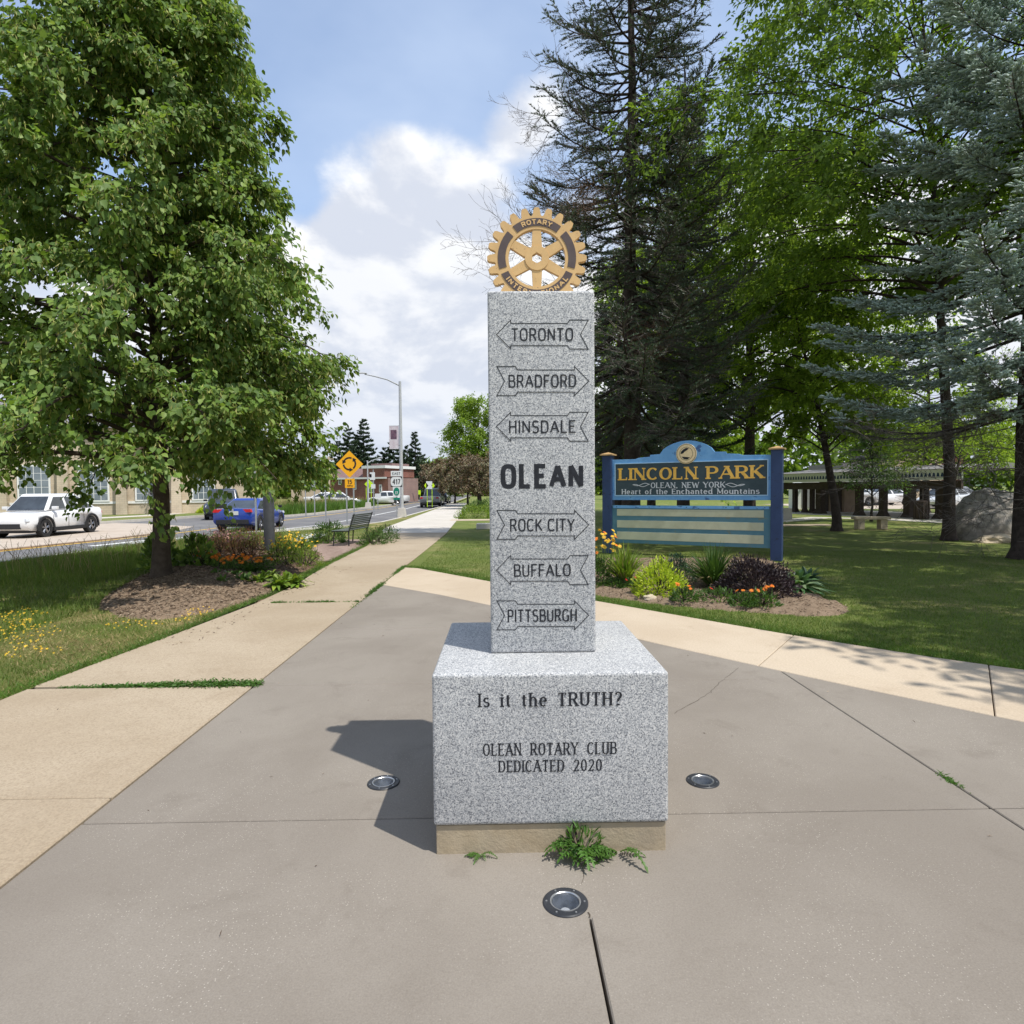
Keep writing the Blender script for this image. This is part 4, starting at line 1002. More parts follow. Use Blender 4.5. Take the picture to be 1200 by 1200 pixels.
M['stem'] = mat('green_stem', (.07, .12, .03), (.10, .14, .04), 9)

def bush(name, label, cat, loc, rx, rz, n, L, leaf, seed, ry=None, wr=.55, group=None, shape='oval', flat=.0, stems=16, up=.5):
    g = np.random.default_rng(seed); ry = ry or rx
    root = thing(name, label, cat, loc, 0, group)
    d = norm(g.normal(0, 1, (n, 3))); d[:, 2] = np.abs(d[:, 2])*1.0-.12
    r = g.uniform(.55, 1.0, n)**.6*(1+.12*np.sin(d[:, 0]*7+seed)+.12*np.sin(d[:, 1]*9+d[:, 2]*5))
    p = d*r[:, None]*np.array([rx, ry, rz]); p[:, 2] = np.maximum(p[:, 2], .02)
    m_ = norm(d+g.normal(0, .45, d.shape)+np.array([0, 0, up]))
    leaf_mesh('foliage', p, m_, norm(g.normal(0, 1, d.shape)+d+np.array([0, 0, .5])), L*g.uniform(.6, 1.2, n), L*wr, shape, leaf, root)
    K = 4; t = np.linspace(0, 1, K)[None, :, None]; e = norm(g.normal(0, 1, (stems, 3))); e[:, 2] = np.abs(e[:, 2])+.3
    P = e[:, None]*t*np.array([rx, ry, rz])*.8
    tubes('stems', P, np.full((stems, K), .006), M['bark_dark'], root, 3)
    return root
def strap_clump(name, label, cat, loc, n, L, w, leaf, seed, spread=.6, droop=.5, group=None, K=5, root=None, pname='leaves', z=0):
    """arching strap leaves from one crown"""
    g = np.random.default_rng(seed); root = root or thing(name, label, cat, loc, 0, group)
    az = g.uniform(0, 2*math.pi, n); el = g.uniform(.15, 1, n)*spread; l = L*g.uniform(.6, 1.1, n)
    t = np.linspace(0, 1, K); H = np.sin(el)[:, None]*t+.35*droop*(t**2)*np.sin(el)[:, None]; Z = np.cos(el)[:, None]*t-droop*(t**2.2)*(.35+.75*np.sin(el))[:, None]
    P = np.stack([np.cos(az)[:, None]*H, np.sin(az)[:, None]*H, Z], -1)*l[:, None, None]
    P += (g.normal(0, .02*L+.01, (n, 1, 3)))*np.array([1, 1, 0]); P[..., 2] = np.maximum(P[..., 2]+z, .005+z)
    side = np.stack([-np.sin(az), np.cos(az), 0*az], -1)+g.normal(0, .2, (n, 3)); ww = w*np.array([.35, .9, 1., .75, .06])[:K] if K == 5 else w*np.linspace(1, .05, K)
    A = P-side[:, None]*ww[None, :, None]/2; B = P+side[:, None]*ww[None, :, None]/2
    V = np.stack([A, B], 2).reshape(-1, 3); base = (np.arange(n)*2*K)[:, None]; k = np.arange(K-1)*2
    F_ = np.stack([base+k, base+k+1, base+k+3, base+k+2], -1).reshape(-1, 4)
    np_mesh(pname, V, F_, leaf, root)
    return root
def flowers(root, pts, r, petal, seed, stem=True, np_=8, eye=None, h0=0.):
    g = np.random.default_rng(seed); pts = np.array(pts, float); n = len(pts)
    w = np.repeat(np.arange(n), np_); a = np.tile(np.arange(np_)*2*math.pi/np_, n)+np.repeat(g.uniform(0, 6, n), np_)
    ax = norm(g.normal(0, .35, (n, 3))+np.array([.1, -.55, .8])); u = norm(np.cross(ax, [1, 0, 0.])); v = np.cross(ax, u)
    d = u[w]*np.cos(a)[:, None]+v[w]*np.sin(a)[:, None]
    leaf_mesh('flower_heads', pts[w], d+ax[w]*.12, ax[w], r*g.uniform(.8, 1.1, len(w)), r*.62, 'oval', petal, root)
    if stem:
        P = np.stack([pts*np.array([.8, .8, 0])+np.array([0, 0, h0]), pts], 1)
        P = np.stack([P[:, 0], P.mean(1)+g.normal(0, .012, (n, 3)), P[:, 1]], 1)
        tubes('flower_stems', P, np.full((n, 3), .003), M['stem'], root, 3)
def gp(px, py): p = G(px, py); return (float(p[0]), float(p[1]), 0.)

def in_poly(P, poly):
    x, y = P[:, 0], P[:, 1]; ins = np.zeros(len(P), bool); n = len(poly)
    for i in range(n):
        (x0, y0), (x1, y1) = poly[i], poly[(i+1) % n]
        with np.errstate(divide='ignore', invalid='ignore'):
            ins ^= ((y0 > y) != (y1 > y)) & (x < (x1-x0)*(y-y0)/(y1-y0+1e-12)+x0)
    return ins
def scatter(poly, n, seed, dens=None):
    g = np.random.default_rng(seed); P = np.array(poly); lo, hi = P.min(0), P.max(0)
    q = g.uniform(lo, hi, (n, 2)); q = q[in_poly(q, poly)]
    if dens is not None: q = q[g.random(len(q)) < dens(q[:, 0], q[:, 1])]
    return q
# bed round the park sign
def patch(name, poly, mat_, z=.0, dome=.05, res=.12, noise=.02, seed=0, kind='structure', edge=.35, parent=None):
    """gently domed, lumpy patch of soil filling a polygon"""
    P = np.array(poly); x0, y0 = P.min(0); x1, y1 = P.max(0); g = np.random.default_rng(seed)
    nx_, ny_ = max(3, int((x1-x0)/res)), max(3, int((y1-y0)/res)); V = []; idx = {}
    cen = P.mean(0); n = len(P)
    def sd(p):
        ins = False; d = 1e9
        for i in range(n):
            a, b = P[i], P[(i+1) % n]
            if (a[1] > p[1]) != (b[1] > p[1]) and p[0] < (b[0]-a[0])*(p[1]-a[1])/(b[1]-a[1])+a[0]: ins = not ins
            e = b-a; k = np.clip(((p-a)@e)/(e@e), 0, 1); d = min(d, np.linalg.norm(a+e*k-p))
        return d if ins else -d
    for j in range(ny_+1):
        for i in range(nx_+1):
            p = np.array([x0+(x1-x0)*i/nx_, y0+(y1-y0)*j/ny_]); s = sd(p)
            if s > -res*1.3:
                idx[(i, j)] = len(V); h = z+dome*min(1, max(0, s)/edge)**.7+noise*g.normal()*(s > 0)-.03*(s < 0)-.012*(s < .02)
                V.append((p[0], p[1], h))
    F_ = [(idx[i, j], idx[i+1, j], idx[i+1, j+1], idx[i, j+1]) for j in range(ny_) for i in range(nx_) if all(k in idx for k in ((i, j), (i+1, j), (i+1, j+1), (i, j+1)))]
    o = np_mesh(name, np.array(V), np.array(F_), mat_, parent, True); o['kind'] = kind; return o
bed_px = [(640, 694), (700, 697), (760, 706), (830, 713), (870, 716), (915, 719), (960, 722), (992, 720), (996, 711), (955, 697), (935, 672), (900, 655), (700, 655), (640, 668)]
bed_xy = [tuple(G(x, y)[:2]) for x, y in bed_px]
patch('flower_bed_soil', [tuple(G(x, y)[:2]) for x, y in bed_px], M['mulch'], z=.0, dome=.06, noise=.012, seed=4)
p = gp(773, 699); bush('golden_shrub', 'round lime yellow shrub at the front of the bed below the sign', 'shrub', (p[0], p[1], .03), .36, .56, 2600, .060, M['lime'], 1, wr=.6)
p = gp(794, 684); bush('green_shrub', 'small blue green mounded shrub right behind the lime yellow shrub', 'shrub', (p[0], p[1], .03), .30, .50, 1600, .05, M['bluegreen'], 2, wr=.5)
p = gp(884, 700); bush('purple_shrub', 'dark purple barberry mound beside the right post of the park sign', 'shrub', (p[0], p[1], .02), .56, .60, 5200, .058, M['barberry'], 3, wr=.6)
p = gp(732, 689); strap_clump('daylily', 'yellow green daylily clump with arching leaves right of the stone shaft', 'plant', (p[0], p[1], .03), 320, .85, .016, M['lime_dim'], 4, spread=.62)
strap_clump('', '', '', None, 90, .7, .012, M['grass_dry'], 14, spread=.5, root=bpy.data.objects['daylily'], pname='dry_leaves')
p = gp(836, 692); strap_clump('daylily', 'deep green daylily clump between the lime shrub and the purple shrub', 'plant', (p[0], p[1], .03), 420, .95, .016, M['midgreen'], 5, spread=.85)
strap_clump('', '', '', None, 60, .7, .014, M['grass_dry'], 15, spread=1.1, root=bpy.data.objects['daylily.001'], pname='dry_leaves')
p = gp(934, 695); strap_clump('hosta', 'variegated pale green hosta at the foot of the right sign post', 'plant', (p[0], p[1], .03), 130, .52, .075, M['hosta'], 6, spread=1.0, droop=.7)
p = gp(958, 694); strap_clump('hosta', 'darker hosta at the right end of the flower bed', 'plant', (p[0], p[1]+.35, .03), 90, .50, .07, M['bluegreen'], 7, spread=1.0, droop=.7)
# coneflowers half behind the shaft
p = gp(700, 687); cf = bush('coneflower', 'tall orange yellow coneflowers half hidden behind the stone shaft', 'flower plant', (p[0]-.12, p[1], .02), .40, .62, 1500, .085, M['midgreen'], 8, wr=.4)
g_ = np.random.default_rng(5); flowers(cf, [(g_.uniform(-.35, .48), g_.uniform(-.35, .1), g_.uniform(.55, .92)) for _ in range(34)], .042, M['yellow_petal'], 1, np_=10)
flowers(cf, [(g_.uniform(-.3, .5), g_.uniform(-.35, .1), g_.uniform(.5, .88)) for _ in range(14)], .040, M['orange_petal'], 2, np_=10)
zin = [((741, 692), 'red', 'red zinnia low in front of the daylily clump', .16, 10), ((802, 707), 'orange', 'orange marigold in front of the lime shrub', .20, 11), ((840, 706), 'red', 'leafy geranium with a single red bloom in front of the daylily', .17, 12), ((872, 712), 'orange', 'orange marigold in front of the purple shrub', .16, 13), ((893, 713), 'orange', 'tall orange marigold rightmost in the sign bed', .24, 14), ((722, 690), 'none', 'green bedding plant without blooms beside the shaft', .14, 15)]
for (px, py), colr, lab, h, sd_ in zin:
    p = gp(px, py); r_ = bush('bedding_plant', lab, 'flower plant', (p[0], p[1], .03), .20 if sd_ != 12 else .30, h, 480, .055, M['midgreen'], sd_, wr=.6, group='bedding plants along the front of the sign bed')
    gg_ = np.random.default_rng(sd_); nf = {'red': 4, 'orange': 5, 'none': 0}[colr]
    if sd_ == 12: nf = 1
    if nf: flowers(r_, [(gg_.uniform(-.15, .15), gg_.uniform(-.16, .02), h+gg_.uniform(-.02, .07)) for _ in range(nf)], .034, M['red_petal' if colr == 'red' else 'orange_petal'], sd_, np_=11)
p = gp(762, 704)
def rock(name, label, cat, loc, sx, sy, sz, m, seed, sub=3, flat=.2, parent=None, amp=.32):
    bm = bmesh.new(); bmesh.ops.create_icosphere(bm, subdivisions=sub, radius=1)
    rr = random.Random(seed); from mathutils import noise
    for v in bm.verts:
        n = noise.fractal(v.co*1.3+Vector((seed, 0, 0)), 1., 2., 5); k = 1+amp*n
        v.co = Vector((v.co.x*sx*k, v.co.y*sy*k, max(v.co.z, -flat)*sz*k))
    me = bpy.data.meshes.new(name); bm.to_mesh(me); bm.free()
    o = link(name, me, m, parent); o.location = loc
    return tag(o, label, cat)
M['stone_tan'] = mat('tan_stone', (.50, .42, .30), (.40, .33, .24), 8, 6, .9, bump=.5)
rock('stone', 'small pale tan stone at the front edge of the sign bed', 'stone', (p[0], p[1], .03), .10, .07, .06, M['stone_tan'], 3)

def litter(name, poly, n, m, seed, zf, L=.035, label=None):
    g = np.random.default_rng(seed); q = scatter(poly, n, seed); k = len(q)
    z = zf(q) if callable(zf) else np.full(k, zf)
    o = leaf_mesh(name, np.c_[q, z], norm(g.normal(0, 1, (k, 3))*np.array([1, 1, .25])), norm(g.normal(0, .45, (k, 3))+np.array([0, 0, 1.])), L*g.uniform(.4, 1.5, k), L*.35, 'oval', M[m]); o['kind'] = 'stuff'; return o
M['chips'] = leafmat('bark_chips', [(.11, .075, .05), (.18, .13, .09), (.27, .20, .14), (.36, .29, .21), (.08, .055, .04)], .9, .0)
def top_of(name):
    from mathutils.bvhtree import BVHTree
    o = bpy.data.objects[name]; vs = [v.co.copy() for v in o.data.vertices]; t = BVHTree.FromPolygons(vs, [tuple(p.vertices) for p in o.data.polygons])
    def f(q):
        out = np.zeros(len(q))
        for i, (x, y) in enumerate(q):
            h = t.ray_cast(Vector((x, y, 2)), Vector((0, 0, -1)))[0]; out[i] = (h.z if h else -.05)+.004
        return out
    return f
litter('bark_chips', bed_xy, 16000, 'chips', 5, top_of('flower_bed_soil'), .045)
# weeds at the plinth and in the joints
def weed(label, loc, n, L, w, seed, m='weed', rz=0., spread=1.25):
    """rosette of toothed leaves"""
    g = np.random.default_rng(seed); root = thing('weed', label, 'weed', loc, 0)
    az = g.uniform(math.pi*1.0, 2*math.pi*1.0, n); l = L*g.uniform(.55, 1.1, n); P_, T_, N_, S_ = [], [], [], []
    for a, li in zip(az, l):
        e = g.uniform(.25, 1.0); d = np.array([math.cos(a)*1.2, math.sin(a)*.62, 0]); K = 9; q = np.array([0, 0, .0]); pr = None
        for k in range(K):
            t = k/(K-1); dz = math.sin(e)*(1-1.7*t); st = norm(d*math.cos(e)+np.array([0, 0, dz]))*li/K
            q = q+st; q[2] = max(q[2], .006+.002*g.random()); sd2 = norm(np.cross(st, [0, 0, 1.]))
            wl = w*math.sin(math.pi*min(1, t*.85+.12))
            for s in (-1, 1):
                P_.append(q.copy()); T_.append(norm(st)*.55+sd2*s); N_.append(np.array([0, 0, 1.])+g.normal(0, .25, 3)); S_.append(wl*g.uniform(.7, 1.2))
            P_.append(q-st*.5); T_.append(st); N_.append(np.array([0, 0, 1.])); S_.append(li/K*1.9)
    leaf_mesh('leaves', np.array(P_), np.array(T_), np.array(N_), np.array(S_), np.array(S_)*.75, 'oval', M[m], root)
    return root
weed('big dandelion weed growing from the middle of the plinth foot', (.335, 2.70, .02), 11, .18, .040, 1)
weed('ragged darker weed right of the big dandelion at the plinth foot', (.50, 2.715, .0), 5, .20, .026, 2, 'midgreen')
weed('tiny weed with a brown leaf at the left of the plinth foot', (-.105, 2.715, .0), 6, .085, .016, 3)
ww = bush('weed', 'small weed sprig standing against the plinth foot above the dandelion', 'weed', (.33, 2.70, .01), .10, .13, 130, .05, M['weed'], 91, wr=.35, stems=5)

def blades(name, pts, h, w, m, seed, kind='stuff', lean=.5, z=0., parent=None, label=None):
    g = np.random.default_rng(seed); n = len(pts)
    p = np.concatenate([pts, np.full((n, 1), z)], 1) if pts.shape[1] == 2 else pts
    tip = norm(g.normal(0, lean, (n, 3))*np.array([1, 1, 0])+np.array([0, 0, 1.]))
    o = leaf_mesh(name, p, tip, norm(g.normal(0, 1, (n, 3))*np.array([1, 1, .1])), h*g.uniform(.45, 1.25, n), w, 'blade', M[m], parent)
    o['kind'] = kind
    if label: o['label'] = label
    return o
gR = [(1.36, 8.99), (2.1, 8.08), (3.14, 6.80), (4.02, 5.86), (4.6, 5.36), (6.1, 4.2), (12.5, 8.0), (13.5, 15), (3.0, 16), (-1.75, 22), (-1.76, 13.0), (-.2, 11.03)]
q = scatter(gR, 640000, 1, lambda x, y: np.clip(1.15*(7.0/np.hypot(x, y))**2, .05, 1)); q = q[~in_poly(q, bed_xy)]
blades('lawn_grass', q, .045, .0065, 'grass', 2, z=-.012, lean=.55)
# lush fringe along the walk
def along(poly, n, off, seed, sp=.05):
    g = np.random.default_rng(seed); P = np.array(poly); L = np.r_[0, np.cumsum(np.linalg.norm(np.diff(P, axis=0), axis=1))]
    s = g.uniform(0, L[-1], n); x = np.interp(s, L, P[:, 0]); y = np.interp(s, L, P[:, 1]); k = np.clip(np.searchsorted(L, s)-1, 0, len(P)-2); d = norm(np.diff(P, axis=0)[k]); nn = np.stack([-d[:, 1], d[:, 0]], 1)
    return np.stack([x, y], 1)+nn*(off+np.abs(g.normal(0, sp, n)))[:, None]
fr = along(band_hi, 15000, .0, 3, .16)
fr = fr[fr[:, 1] > 4.5]; blades('walk_edge_grass', fr-np.array([0, 0.]), .055, .007, 'grass_deep', 4, z=-.012, lean=.8)
# ================================================================== LEFT VERGE
mound = [tuple(G(x, y)[:2]) for x, y in ((112, 710), (140, 722), (185, 726), (240, 718), (300, 702), (338, 688), (344, 678), (300, 668), (240, 664), (195, 664), (160, 678), (130, 694))]
patch('mulch_mound', mound, M['mulch'], z=.0, dome=.17, noise=.013, seed=6, res=.09, edge=1.2)
bedl = [(-3.95, 11.6), (-3.95, 13.5), (-4.6, 16.2), (-5.8, 18.2), (-7.4, 18.0), (-7.9, 15.5), (-7.3, 13.0), (-5.6, 12.2)]
patch('planting_soil', bedl, M['soil'], z=.0, dome=.07, noise=.015, seed=7, res=.12)
gL = [(-4.2, 3.5), (-3.9, 5.2), (-3.72, 7.1), (-3.58, 9.9), (-3.78, 14), (-3.9, 18.2), (-4.7, 24), (-6.0, 29), (-8.3, 27.3), (-9.9, 24.8), (-10.9, 20.4), (-11.65, 15), (-11.8, 8)]
pav = [(-3.98, 14.4), (-3.98, 18.0), (-4.35, 20.6), (-5.6, 20.6), (-5.2, 16.6), (-4.5, 14.6)]
q = scatter(gL, 330000, 5, lambda x, y: np.clip(1.2*(8.0/np.hypot(x, y))**2, .08, 1)); q = q[~in_poly(q, mound) & ~in_poly(q, bedl) & ~in_poly(q, pav)]
g = np.random.default_rng(1)
def lump(x, y, s=1.):                           # smooth patchiness
    return (np.sin(x*1.3*s+y*.7)+np.sin(x*.6-y*1.9*s+1)+np.sin(x*2.3*s+y*2.1+2))/3
near = (q[:, 0] > -5.2-.12*(q[:, 1]-5)) & (q[:, 1] < 9.2)
dry = near & (lump(q[:, 0]*1.6, q[:, 1]*1.6)+g.normal(0, .35, len(q)) > -.38)
blades('verge_grass', q[~dry], np.where(q[~dry][:, 0] < -5.6, .11, .055), np.where(q[~dry][:, 0] < -5.6, .010, .007), 'grass', 6, z=-.012, lean=.5)
blades('dry_verge_grass', q[dry], .05, .007, 'grass_dry', 7, z=-.012, lean=1.1)
# taller roadside grass with seed stalks
q2 = scatter([(-7.2, 11), (-11.4, 11), (-11.2, 19), (-10, 24), (-7.8, 20)], 26000, 8)
blades('tall_roadside_grass', q2, .19, .011, 'grass', 9, z=-.012, lean=.33)
st = scatter([(-7.6, 12), (-11.2, 12), (-10.5, 20), (-8, 20)], 260, 9); n = len(st)
P = np.stack([np.c_[st, np.zeros(n)], np.c_[st+g.normal(0, .05, (n, 2)), np.full(n, .25)], np.c_[st+g.normal(0, .12, (n, 2)), g.uniform(.35, .65, n)]], 1)
tubes('grass_stalks', P, np.full((n, 3), .004), M['grass_dry'], None, 3)['kind'] = 'stuff'
# edge fringe and joint weeds
litter('bark_chips', mound, 26000, 'chips', 6, top_of('mulch_mound'), .05)
litter('bark_chips', bedl, 12000, 'chips', 7, top_of('planting_soil'), .05)
fr = along([(-3.95, 4.6), (-3.9, 5.2), (-3.70, 7.1), (-3.55, 9.9), (-3.76, 14), (-3.9, 18.2), (-4.7, 24)], 11000, -.03, 10, .09)
blades('pavement_edge_grass', fr, .06, .008, 'grass_deep', 11, z=.0, lean=.9)
g = np.random.default_rng(12)
def joint(x0, x1, y, n, h, s=.022, dens=None):
    x = g.uniform(x0, x1, n)
    if dens is not None: x = x[g.random(len(x)) < dens(x)]
    return np.stack([x, y+g.normal(0, s, len(x))], 1), h
n_ = 5200; x = g.uniform(-3.66, -2.0, n_); clump = .5+.5*np.sin(x*23+1)*np.sin(x*9.1); kk = np.clip((x+3.75)/1.0, .1, 1)
x = x[g.random(n_) < kk*(.35+.65*clump)]; kk = np.clip((x+3.75)/1.2, .25, 1)
pts = np.c_[x, 5.21+g.normal(0, 1, len(x))*.034*kk, g.uniform(.004, .035, len(x))*kk]
o = leaf_mesh('joint_weeds', pts, norm(g.normal(0, 1, pts.shape)*np.array([1, 1, .4])), norm(g.normal(0, .5, pts.shape)+np.array([0, 0, 1.])), .034*g.uniform(.5, 1.3, len(x)), .018, 'oval', M['weed']); o['kind'] = 'stuff'; o['label'] = 'creeping green weeds filling the near joint of the worn pavement'
b_, _ = joint(-3.3, -2.05, 9.07, 1500, .04, .02, lambda x: np.where(np.sin(x*9) > -.2, .8, .1))
c2 = np.stack([-2.05+g.normal(0, .02, 3600), g.uniform(8.6, 13.4, 3600)], 1); c2 = c2[g.random(len(c2)) < np.clip(.35+.6*np.sin(c2[:, 1]*2.6), .05, 1)]
blades('joint_weeds', np.concatenate([b_, c2]), .045, .012, 'weed', 14, lean=1.3)
c3 = np.stack([2.41+g.normal(0, .012, 90), G(1118, 915)[1]+g.normal(0, .05, 90)], 1)
blades('joint_weeds', c3, .03, .007, 'weed', 15, lean=1.5)

litter('fallen_bits', [(-3.6, 1.5), (2.4, 1.2), (5.0, 2.2), (2.4, 5.3), (-1.0, 9), (-3.5, 9)], 90, 'chips', 33, .006, .022)
litter('fallen_bits', [(-3.9, 6.5), (-3.2, 6.5), (-3.1, 13.5), (-3.7, 13.5)], 260, 'chips', 34, .011, .045)
# little yellow flowers in the verge (birdsfoot trefoil)
yp = scatter([(-4.05, 6.4), (-3.72, 8.6), (-5.2, 7.8), (-6.6, 8.8), (-6.2, 7.0), (-4.9, 5.9)], 1300, 16)
yp = yp[lump(yp[:, 0]*2.2, yp[:, 1]*2.2) > .12]
yr = thing('trefoil_patch', 'low patch of tiny yellow trefoil flowers in the dry verge grass', 'wildflowers', (0, 0, 0)); yr['kind'] = 'stuff'
flowers(yr, [(x, y, g.uniform(.03, .08)) for x, y in yp], .014, M['yellow_petal'], 17, stem=False, np_=5)
# suckers at the linden's foot
for (px, py, lab, sd) in ((178, 672, 'heart leaved sucker shoots left of the linden trunk', 1), (224, 670, 'heart leaved sucker shoots right of the linden trunk', 2)):
    p = gp(px, py); r_ = bush('linden_suckers', lab, 'shrub', (p[0], p[1]+.3, .08), .32, .86 if sd == 1 else .72, 260, .13, M['linden_leaf'], 40+sd, wr=.9, shape='heart', group='suckers at the linden foot')
# flower bed plants
k = 0
ORD = ['leftmost', 'second from the left', 'third from the left', 'fourth from the left', 'fifth from the left', 'sixth from the left', 'seventh from the left', 'eighth from the left', 'ninth from the left', 'tenth from the left']
spots = []
gq = np.random.default_rng(21)
for (x0, x1, y0, y1, n, kind) in ((236, 300, 640, 652, 7, 'astilbe'), (238, 312, 655, 667, 8, 'marigold'), (246, 352, 666, 684, 10, 'lime'), (322, 362, 640, 660, 6, 'yellow'), (246, 330, 632, 640, 6, 'russet')):
    for i in range(n):
        px = x0+(x1-x0)*(i+.5)/n; py = gq.uniform(y0, y1)+ (2 if kind == 'astilbe' else 0)
        p = gp(px, py+8)
        if kind == 'astilbe':
            r_ = bush('astilbe', ORD[i]+' of the pinkish brown feathery plants in the roadside bed', 'plant', (p[0], p[1], .03), .34, .55, 520, .07, M['russet'], 50+k, wr=.3, group='pinkish feathery plants in the roadside bed')
            flowers(r_, [(gq.uniform(-.28, .28), gq.uniform(-.28, .1), gq.uniform(.42, .62)) for _ in range(26)], .030, M['pink_petal'], k, np_=6, stem=False)
        elif kind == 'russet':
            r_ = bush('spirea', ORD[i]+' of the tawny plants at the back of the roadside bed', 'plant', (p[0], p[1]+.5, .02), .42, .60, 620, .085, M['lime_dim' if i % 2 else 'russet'], 60+k, wr=.2, group='tawny plants at the back of the roadside bed')
        elif kind == 'marigold':
            r_ = bush('marigold', ORD[i]+' of the orange marigolds in the roadside flower bed', 'flower plant', (p[0], p[1], .03), .22, .26, 380, .06, M['midgreen'], 70+k, wr=.5, group='orange marigolds in the roadside bed')
            flowers(r_, [(gq.uniform(-.2, .2), gq.uniform(-.22, .05), gq.uniform(.22, .33)) for _ in range(11)], .040, M['orange_petal'], k, np_=9)
        elif kind == 'lime':
            r_ = strap_clump('hosta', ORD[i]+' of the low hostas at the front of the roadside bed', 'plant', (p[0], p[1], .02), 60, .36, .07, M['lime_dim' if i > 4 else 'midgreen'], 80+k, spread=1.0, droop=.7, group='hostas at the front of the roadside bed')
        else:
            r_ = bush('coreopsis', ORD[i]+' of the yellow flowering perennials by the grey post', 'flower plant', (p[0], p[1], .02), .36, .5, 560, .07, M['lime_dim'], 90+k, wr=.35, group='yellow perennials behind the grey post')
            flowers(r_, [(gq.uniform(-.3, .3), gq.uniform(-.3, .1), gq.uniform(.38, .55)) for _ in range(12)], .033, M['yellow_petal'], k, np_=8)
        k += 1
# brick paving by the bench (each brick, joined: too small to single out)
M['brick_paver'] = mat('brick_pavers', (.27, .19, .155), (.34, .255, .21), 6, 6, .92, .15, bump=.3)
pb = MB(); px_ = -5.6
for j in range(60):
    for i in range(9):
        x = px_+i*.21+(.105 if j % 2 else 0); y = 14.4+j*.105
        if in_poly(np.array([[x, y]]), pav)[0]:
            zz = .004+.003*math.sin(i*7.1+j*3.3); pb.bb(x-.1, x+.1, y-.048, y+.048, -.05, zz)
pb.build('brick_paving', M['brick_paver'])['kind'] = 'stuff'
# dark round post
p = gp(316, 648); pst = thing('grey_post', 'thick dark grey round post rising from the roadside flower bed', 'post', p)
MB().lathe([(.135, 0), (.135, 1.62), (.12, 1.66), (.001, 1.67)], n=28).build('shaft', mat('charcoal_paint', (.052, .056, .062), (.066, .07, .077), 5, rough=.5), pst, smooth=True)
MB().lathe([(.20, 0), (.20, .03), (.16, .05), (.137, .05)], n=28).build('base_collar', M['black_metal'], pst)
# bench
bn = thing('park_bench', 'dark green metal mesh bench facing the street beside the pavement', 'bench', (-4.30, 19.0, 0), math.radians(-7))
M['bench_green'] = mat('bench_green_metal', (.045, .065, .05), (.06, .085, .065), 20, rough=.4, spec=.5)
sl = MB()
for i in range(9): sl = MB().bb(-.50+i*.055, -.50+i*.055+.042, -.86, .86, .435, .45).build('seat_slat', M['bench_green'], bn)
for i in range(8):
    h = .50+i*.055; x = .015+(h-.45)*.32
    MB().box((x, 0, h), (.012, 1.72, .042), ry=.31).build('back_slat', M['bench_green'], bn)
for s in (-1, 1):
    for xx in (-.46, .0):
        MB().tube([(xx, s*.78, 0), (xx+(.03 if xx < -.2 else .0), s*.78, .44)], .02, 8).build('leg', M['black_metal'], bn)
    MB().tube([(-.49, s*.80, .43), (.02, s*.80, .43), (.18, s*.80, .93)], .018, 8).build('side_frame', M['black_metal'], bn)
# shrub, greens and white flowers behind the bench
p = gp(386, 636); bush('green_shrub', 'rounded green shrub on the verge left of the bench', 'shrub', p, .55, .72, 1500, .085, M['midgreen'], 131)
for i, (px, py) in enumerate(((445, 636), (453, 632), (436, 638))):
    p = gp(px, py); bush('verge_perennial', ('middle', 'farthest', 'nearest')[i]+' leafy green perennial crowding the pavement edge behind the bench', 'plant', p, .45, .50, 520, .09, M['midgreen'], 140+i, wr=.4, group='perennials behind the bench')
for i, (px, py) in enumerate(((362, 636), (373, 635), (352, 640))):
    p = gp(px, py); r_ = bush('white_bedding', ('middle', 'rightmost', 'leftmost')[i]+' low white flowering plant beyond the brick paving', 'flower plant', p, .32, .20, 300, .06, M['lime_dim'], 150+i, group='white flowers beyond the brick paving')
    flowers(r_, [(gq.uniform(-.28, .28), gq.uniform(-.28, .1), gq.uniform(.16, .26)) for _ in range(26)], .04, M['white_petal'], 150+i, np_=6, stem=False)

# ================================================================== STREET
kerb_far = [(-26, -8), (-25, 20), (-22.6, 33), (-21.4, 38), (-20.4, 43), (-19.6, 48), (-24, 58), (-36, 72)]
road = sheet('road', [(-60, -8)]+[(-12, -8)]+kerb_near[1:]+[(-16, 200), (-14.2, 100), (-12.3, 71), (-13.3, 46), (-14.6, 40.5), (-19.4, 47), (-24, 57), (-36, 72), (-60, 80)], -.130, M['asphalt'])
apron = [(-15.5, -8), (-14.85, 19), (-14.1, 23.3), (-13.9, 26), (-15.2, 31.5), (-19.5, 35), (-21.7, 36.0), (-23.4, 30), (-25.2, 16), (-25.8, -8)]
sheet('tan_pavement', [(x, y) for x, y in apron], -.122, M['apron'])
def strip(name, pts, w, z0, z1, m, parent=None, kind='structure'):
    mb = MB(); n = len(pts); L = []; R_ = []
    for i, p in enumerate(pts):
        d = Vector(pts[min(i+1, n-1)])-Vector(pts[max(i-1, 0)]); d.normalize(); nn = Vector((-d.y, d.x))*w/2
        L.append(Vector(p)+nn); R_.append(Vector(p)-nn)
    for i in range(n-1):
        a, b, c, d = L[i], L[i+1], R_[i+1], R_[i]
        mb.add([(v.x, v.y, z) for z in (z0, z1) for v in (a, b, c, d)], [(0, 1, 2, 3), (7, 6, 5, 4), (0, 4, 5, 1), (1, 5, 6, 2), (2, 6, 7, 3), (3, 7, 4, 0)])
    o = mb.build(name, m, parent)
    if kind: o['kind'] = kind
    return o
strip('kerb', [(x+.06, y) for x, y in kerb_near], .16, -.2, .012, M['curb'])
strip('kerb', kerb_far, .18, -.2, .012, M['curb'])
